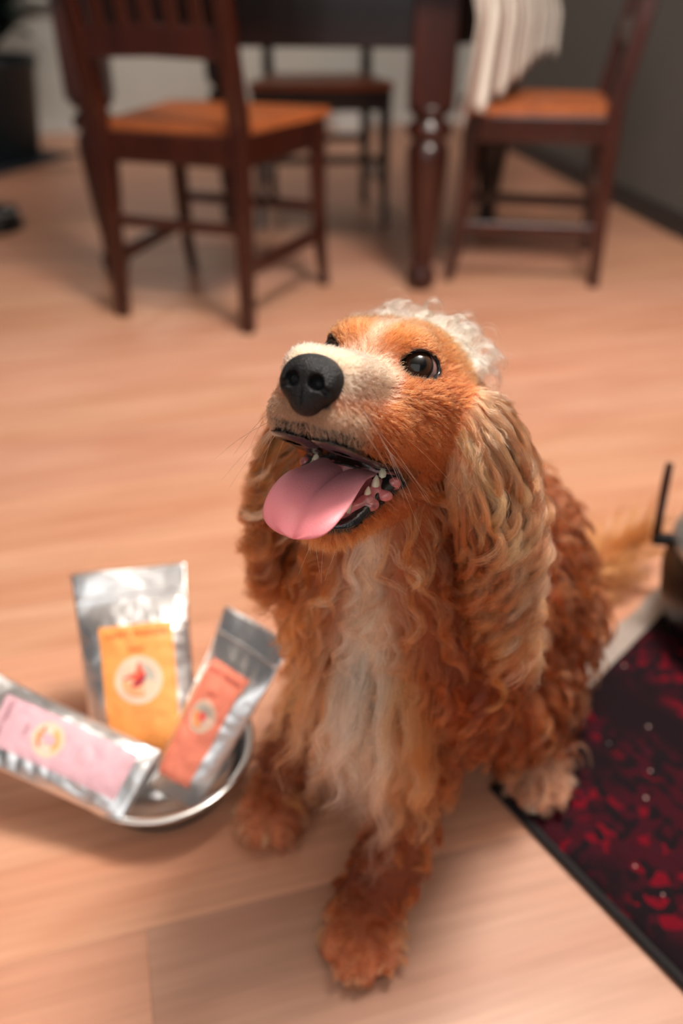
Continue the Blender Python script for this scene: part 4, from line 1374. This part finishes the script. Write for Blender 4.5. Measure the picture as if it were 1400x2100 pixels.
# coat -------------------------------------------------------------------
back = np.array([.5, .87, 0])
CF = np.tile(np.array([0, 0, -1.]), (n_, 1)) + back * ((1 - front) * .55)[:, None] * (REG == 1)[:, None]
CF += (REG == 1)[:, None] * front[:, None] * DN * .0
cl = np.full(n_, .030)
cl = np.where(REG == 1, .040 + .030 * front * sm(.36, .26, zz), cl)
legback = sm(.0, .7, DN @ np.array([.4, .9, 0]))
cl = np.where(REG == 2, .014 + .042 * legback + .030 * sm(.08, .2, zz), cl)
cl = np.where(REG == 3, .008 + .007 * sm(.012, .03, zz), cl)
hind = (DV[:, 0] > .13) & (DV[:, 1] > .5) & (REG == 2)
cl = np.where(hind, .046, cl)
elb = np.exp(-(((DV - PT['elL']) / .06) ** 2).sum(1))
cl = cl + .022 * elb
wa = np.where(REG == 1, .0058, np.where(REG == 2, .0022 + .004 * sm(.08, .2, zz), .0008))
wa = np.where(hind, .006, wa)
throat = (((LPT - np.array([0, 0, -7.5])) / np.array([3.6, 5.5, 3.2])) ** 2).sum(1) < 1
okc = (~throat) & ((REG == 1) | (REG == 2) | (REG == 3)) & (zz > .004)
# the breast hair hidden under the head may be thin
dc = okc.astype(float) * np.where(DV[:, 1] > .80, .35, 1.0) * np.where(REG == 3, 1.6, 1.0)
dc *= np.where((DN @ np.array([.35, .9, -.1])) > .75, .4, 1.0)
lift = np.where(REG == 3, .30, .25)
gd = guides(dc, 1700, 14, cl, CF, lift, .10, amp=wa, lam=.046, helix=.6, ramp=(.1, .7), clear=.003, hug=.17, lvar=.4, bendv=np.where(REG == 3, .0008, np.where((REG == 2) & (zz < .12) & ~hind, .0025, .0065)))
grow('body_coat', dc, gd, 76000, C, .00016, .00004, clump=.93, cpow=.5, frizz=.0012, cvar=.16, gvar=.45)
# long breast fringe
dfz = okc * np.exp(-(lat / .040) ** 4) * sm(.4, .8, front) * sm(.145, .19, zz) * sm(.34, .20, zz) * (REG == 1) + 1e-9
fl_len = np.full(n_, .120)
CFR = mixc(np.tile(LGING, (n_, 1)), CREAM * .9, np.clip(bl * 1.3, 0, 1))
gd = guides(dfz, 170, 20, fl_len, np.tile(np.array([0, 0, -1.]), (n_, 1)), .30, .16, amp=.006, lam=.07, helix=.5, ramp=(.2, 1.), clear=.006, lvar=.5, hug=.10, pull=.0)
grow('breast_fringe', dfz, gd, 9000, CFR, .00016, .00004, clump=.90, cpow=.55, frizz=.003, cvar=.15, gvar=.28)

# ears -------------------------------------------------------------------
def ear_hair(name, rg, E, nrm, nch, ng, seed):
    m_ = (REG == rg).astype(float)
    out = nrm / np.linalg.norm(nrm)
    m_ = m_ * np.where(DN @ out > -.3, 1, .6) * (.7 + .6 * (zz < E[2][2]))
    t_ = np.clip((E[0][2] - zz) / (E[0][2] - E[-1][2]), 0, 1)
    Ltot = np.linalg.norm(np.diff(E, axis=0), axis=1).sum()
    ln = np.clip((1.0 - t_) * Ltot * .86, .10, .18) * (1.0 if rg == 5 else .72)
    axd = nrmz(np.gradient(E, axis=0))
    fl = np.tile(np.array([0, 0, -1.]), (n_, 1))
    idx = np.clip((t_ * (len(E) - 1)).astype(int), 0, len(E) - 1)
    fl = axd[idx] * 1.0
    cen = E[idx]; lat = DV - cen; lat -= axd[idx] * (lat * axd[idx]).sum(1, keepdims=True)
    fl = fl + lat / .05 * .12
    def steer(p, t):
        k = np.clip(((E[0][2] - p[:, 2]) / (E[0][2] - E[-1][2]) * (len(E) - 1)).astype(int), 0, len(E) - 1)
        v = axd[k] * .20
        l2 = E[k] - p; l2[:, 2] = 0
        return v + l2 * (1.8 + 2.2 * t)
    am = np.full(n_, .0088)
    gd = guides(m_, ng, 26, ln, fl, .28, .02, amp=am, lam=.040, helix=.75, ramp=(.12, .80), steer=steer, lvar=.5, coh=.35, bendv=.008, clear=.010, hug=.04, pull=.0)
    grow(name, m_, gd, nch, C, .00015, .00005, clump=.89, cpow=.50, lr=(.55, 1.1), frizz=.0020, cvar=.16, gvar=.42, blond=.14)
ear_hair('ear_hair', 5, EL, NL_, 26000, 360, 1)
ear_hair('ear_hair', 6, ER, NR_, 16000, 280, 2)

me_ = ((REG == 5) | (REG == 6)).astype(float)
gd = guides(me_, 1500, 7, np.full(n_, .020), np.tile(np.array([0, 0, -1.]), (n_, 1)), .25, .05, amp=.0012, lam=.02, ramp=(0, .7))
grow('ear_undercoat', me_, gd, 18000, C, .00012, .00004, clump=.6, frizz=.0008, gvar=.25)

# tail -------------------------------------------------------------------
mt_ = (REG == 4).astype(float)
tdir = nrmz(np.array(TAIL[2]) - np.array(TAIL[0]))
gd = guides(mt_, 260, 14, np.full(n_, .065), np.tile(tdir + np.array([0, 0, .1]), (n_, 1)), .75, .03, amp=.005, lam=.05, helix=.6, ramp=(.2, 1))
grow('tail_hair', mt_, gd, 6000, C, .00018, .00005, clump=.75, frizz=.002)

# curly topknot -----------------------------------------------------------
mk = okh * sm(-4.0, -6.2, ly) * sm(-.3, 1.6, lz) + 1e-9
gd = guides(mk, 80, 22, np.full(n_, .040), np.tile((np.array([-.35, -.85, .05]) @ HR.T), (n_, 1)), .45, .16, amp=.0050, lam=.030, helix=1.0, ramp=(.15, .6), lvar=.5)
grow('topknot', mk, gd, 2400, np.tile(CREAM * .95, (n_, 1)), .00010, .00003, clump=.80, cpow=.7, frizz=.0015)

# whiskers ------------------------------------------------------------------
W_ = []
wr_ = random.Random(11)
for sgn in (-1, 1):
    for q in range(13):
        y = wr_.uniform(3.6, 6.6); z = wr_.uniform(-4.6, -3.2); 
        p0 = np.array([sgn * 2.55, y, z]); d0 = np.array([sgn * wr_.uniform(.5, .9), wr_.uniform(-.7, .1), wr_.uniform(-.9, -.35)])
        d0 /= np.linalg.norm(d0); ln = wr_.uniform(3.0, 6.2)
        tt_ = np.linspace(0, 1, 12)[:, None]
        bend = np.array([0, -.25, -.45]) * ln * .5
        W_.append(np.array([tw(*v) for v in (p0 + d0 * ln * tt_ + bend * tt_ ** 2)]))
for q in range(4):
    p0 = np.array([wr_.uniform(-1.3, 1.0), wr_.uniform(1.5, 2.8), -11.0]); d0 = np.array([wr_.uniform(-.4, .3), .25, -.9]); ln = wr_.uniform(1.5, 3)
    tt_ = np.linspace(0, 1, 12)[:, None]
    W_.append(np.array([tw(*v) for v in (p0 + d0 * ln * tt_ + np.array([0, -.4, 0]) * tt_ ** 2)]))
W_ = np.array(W_)
wk = make_curves('whiskers', W_, (np.linspace(.00014, .00004, 12))[None], np.tile(np.array([.85, .78, .70]), (len(W_), 1)))
print('script time', round(time.time()-T0,1))
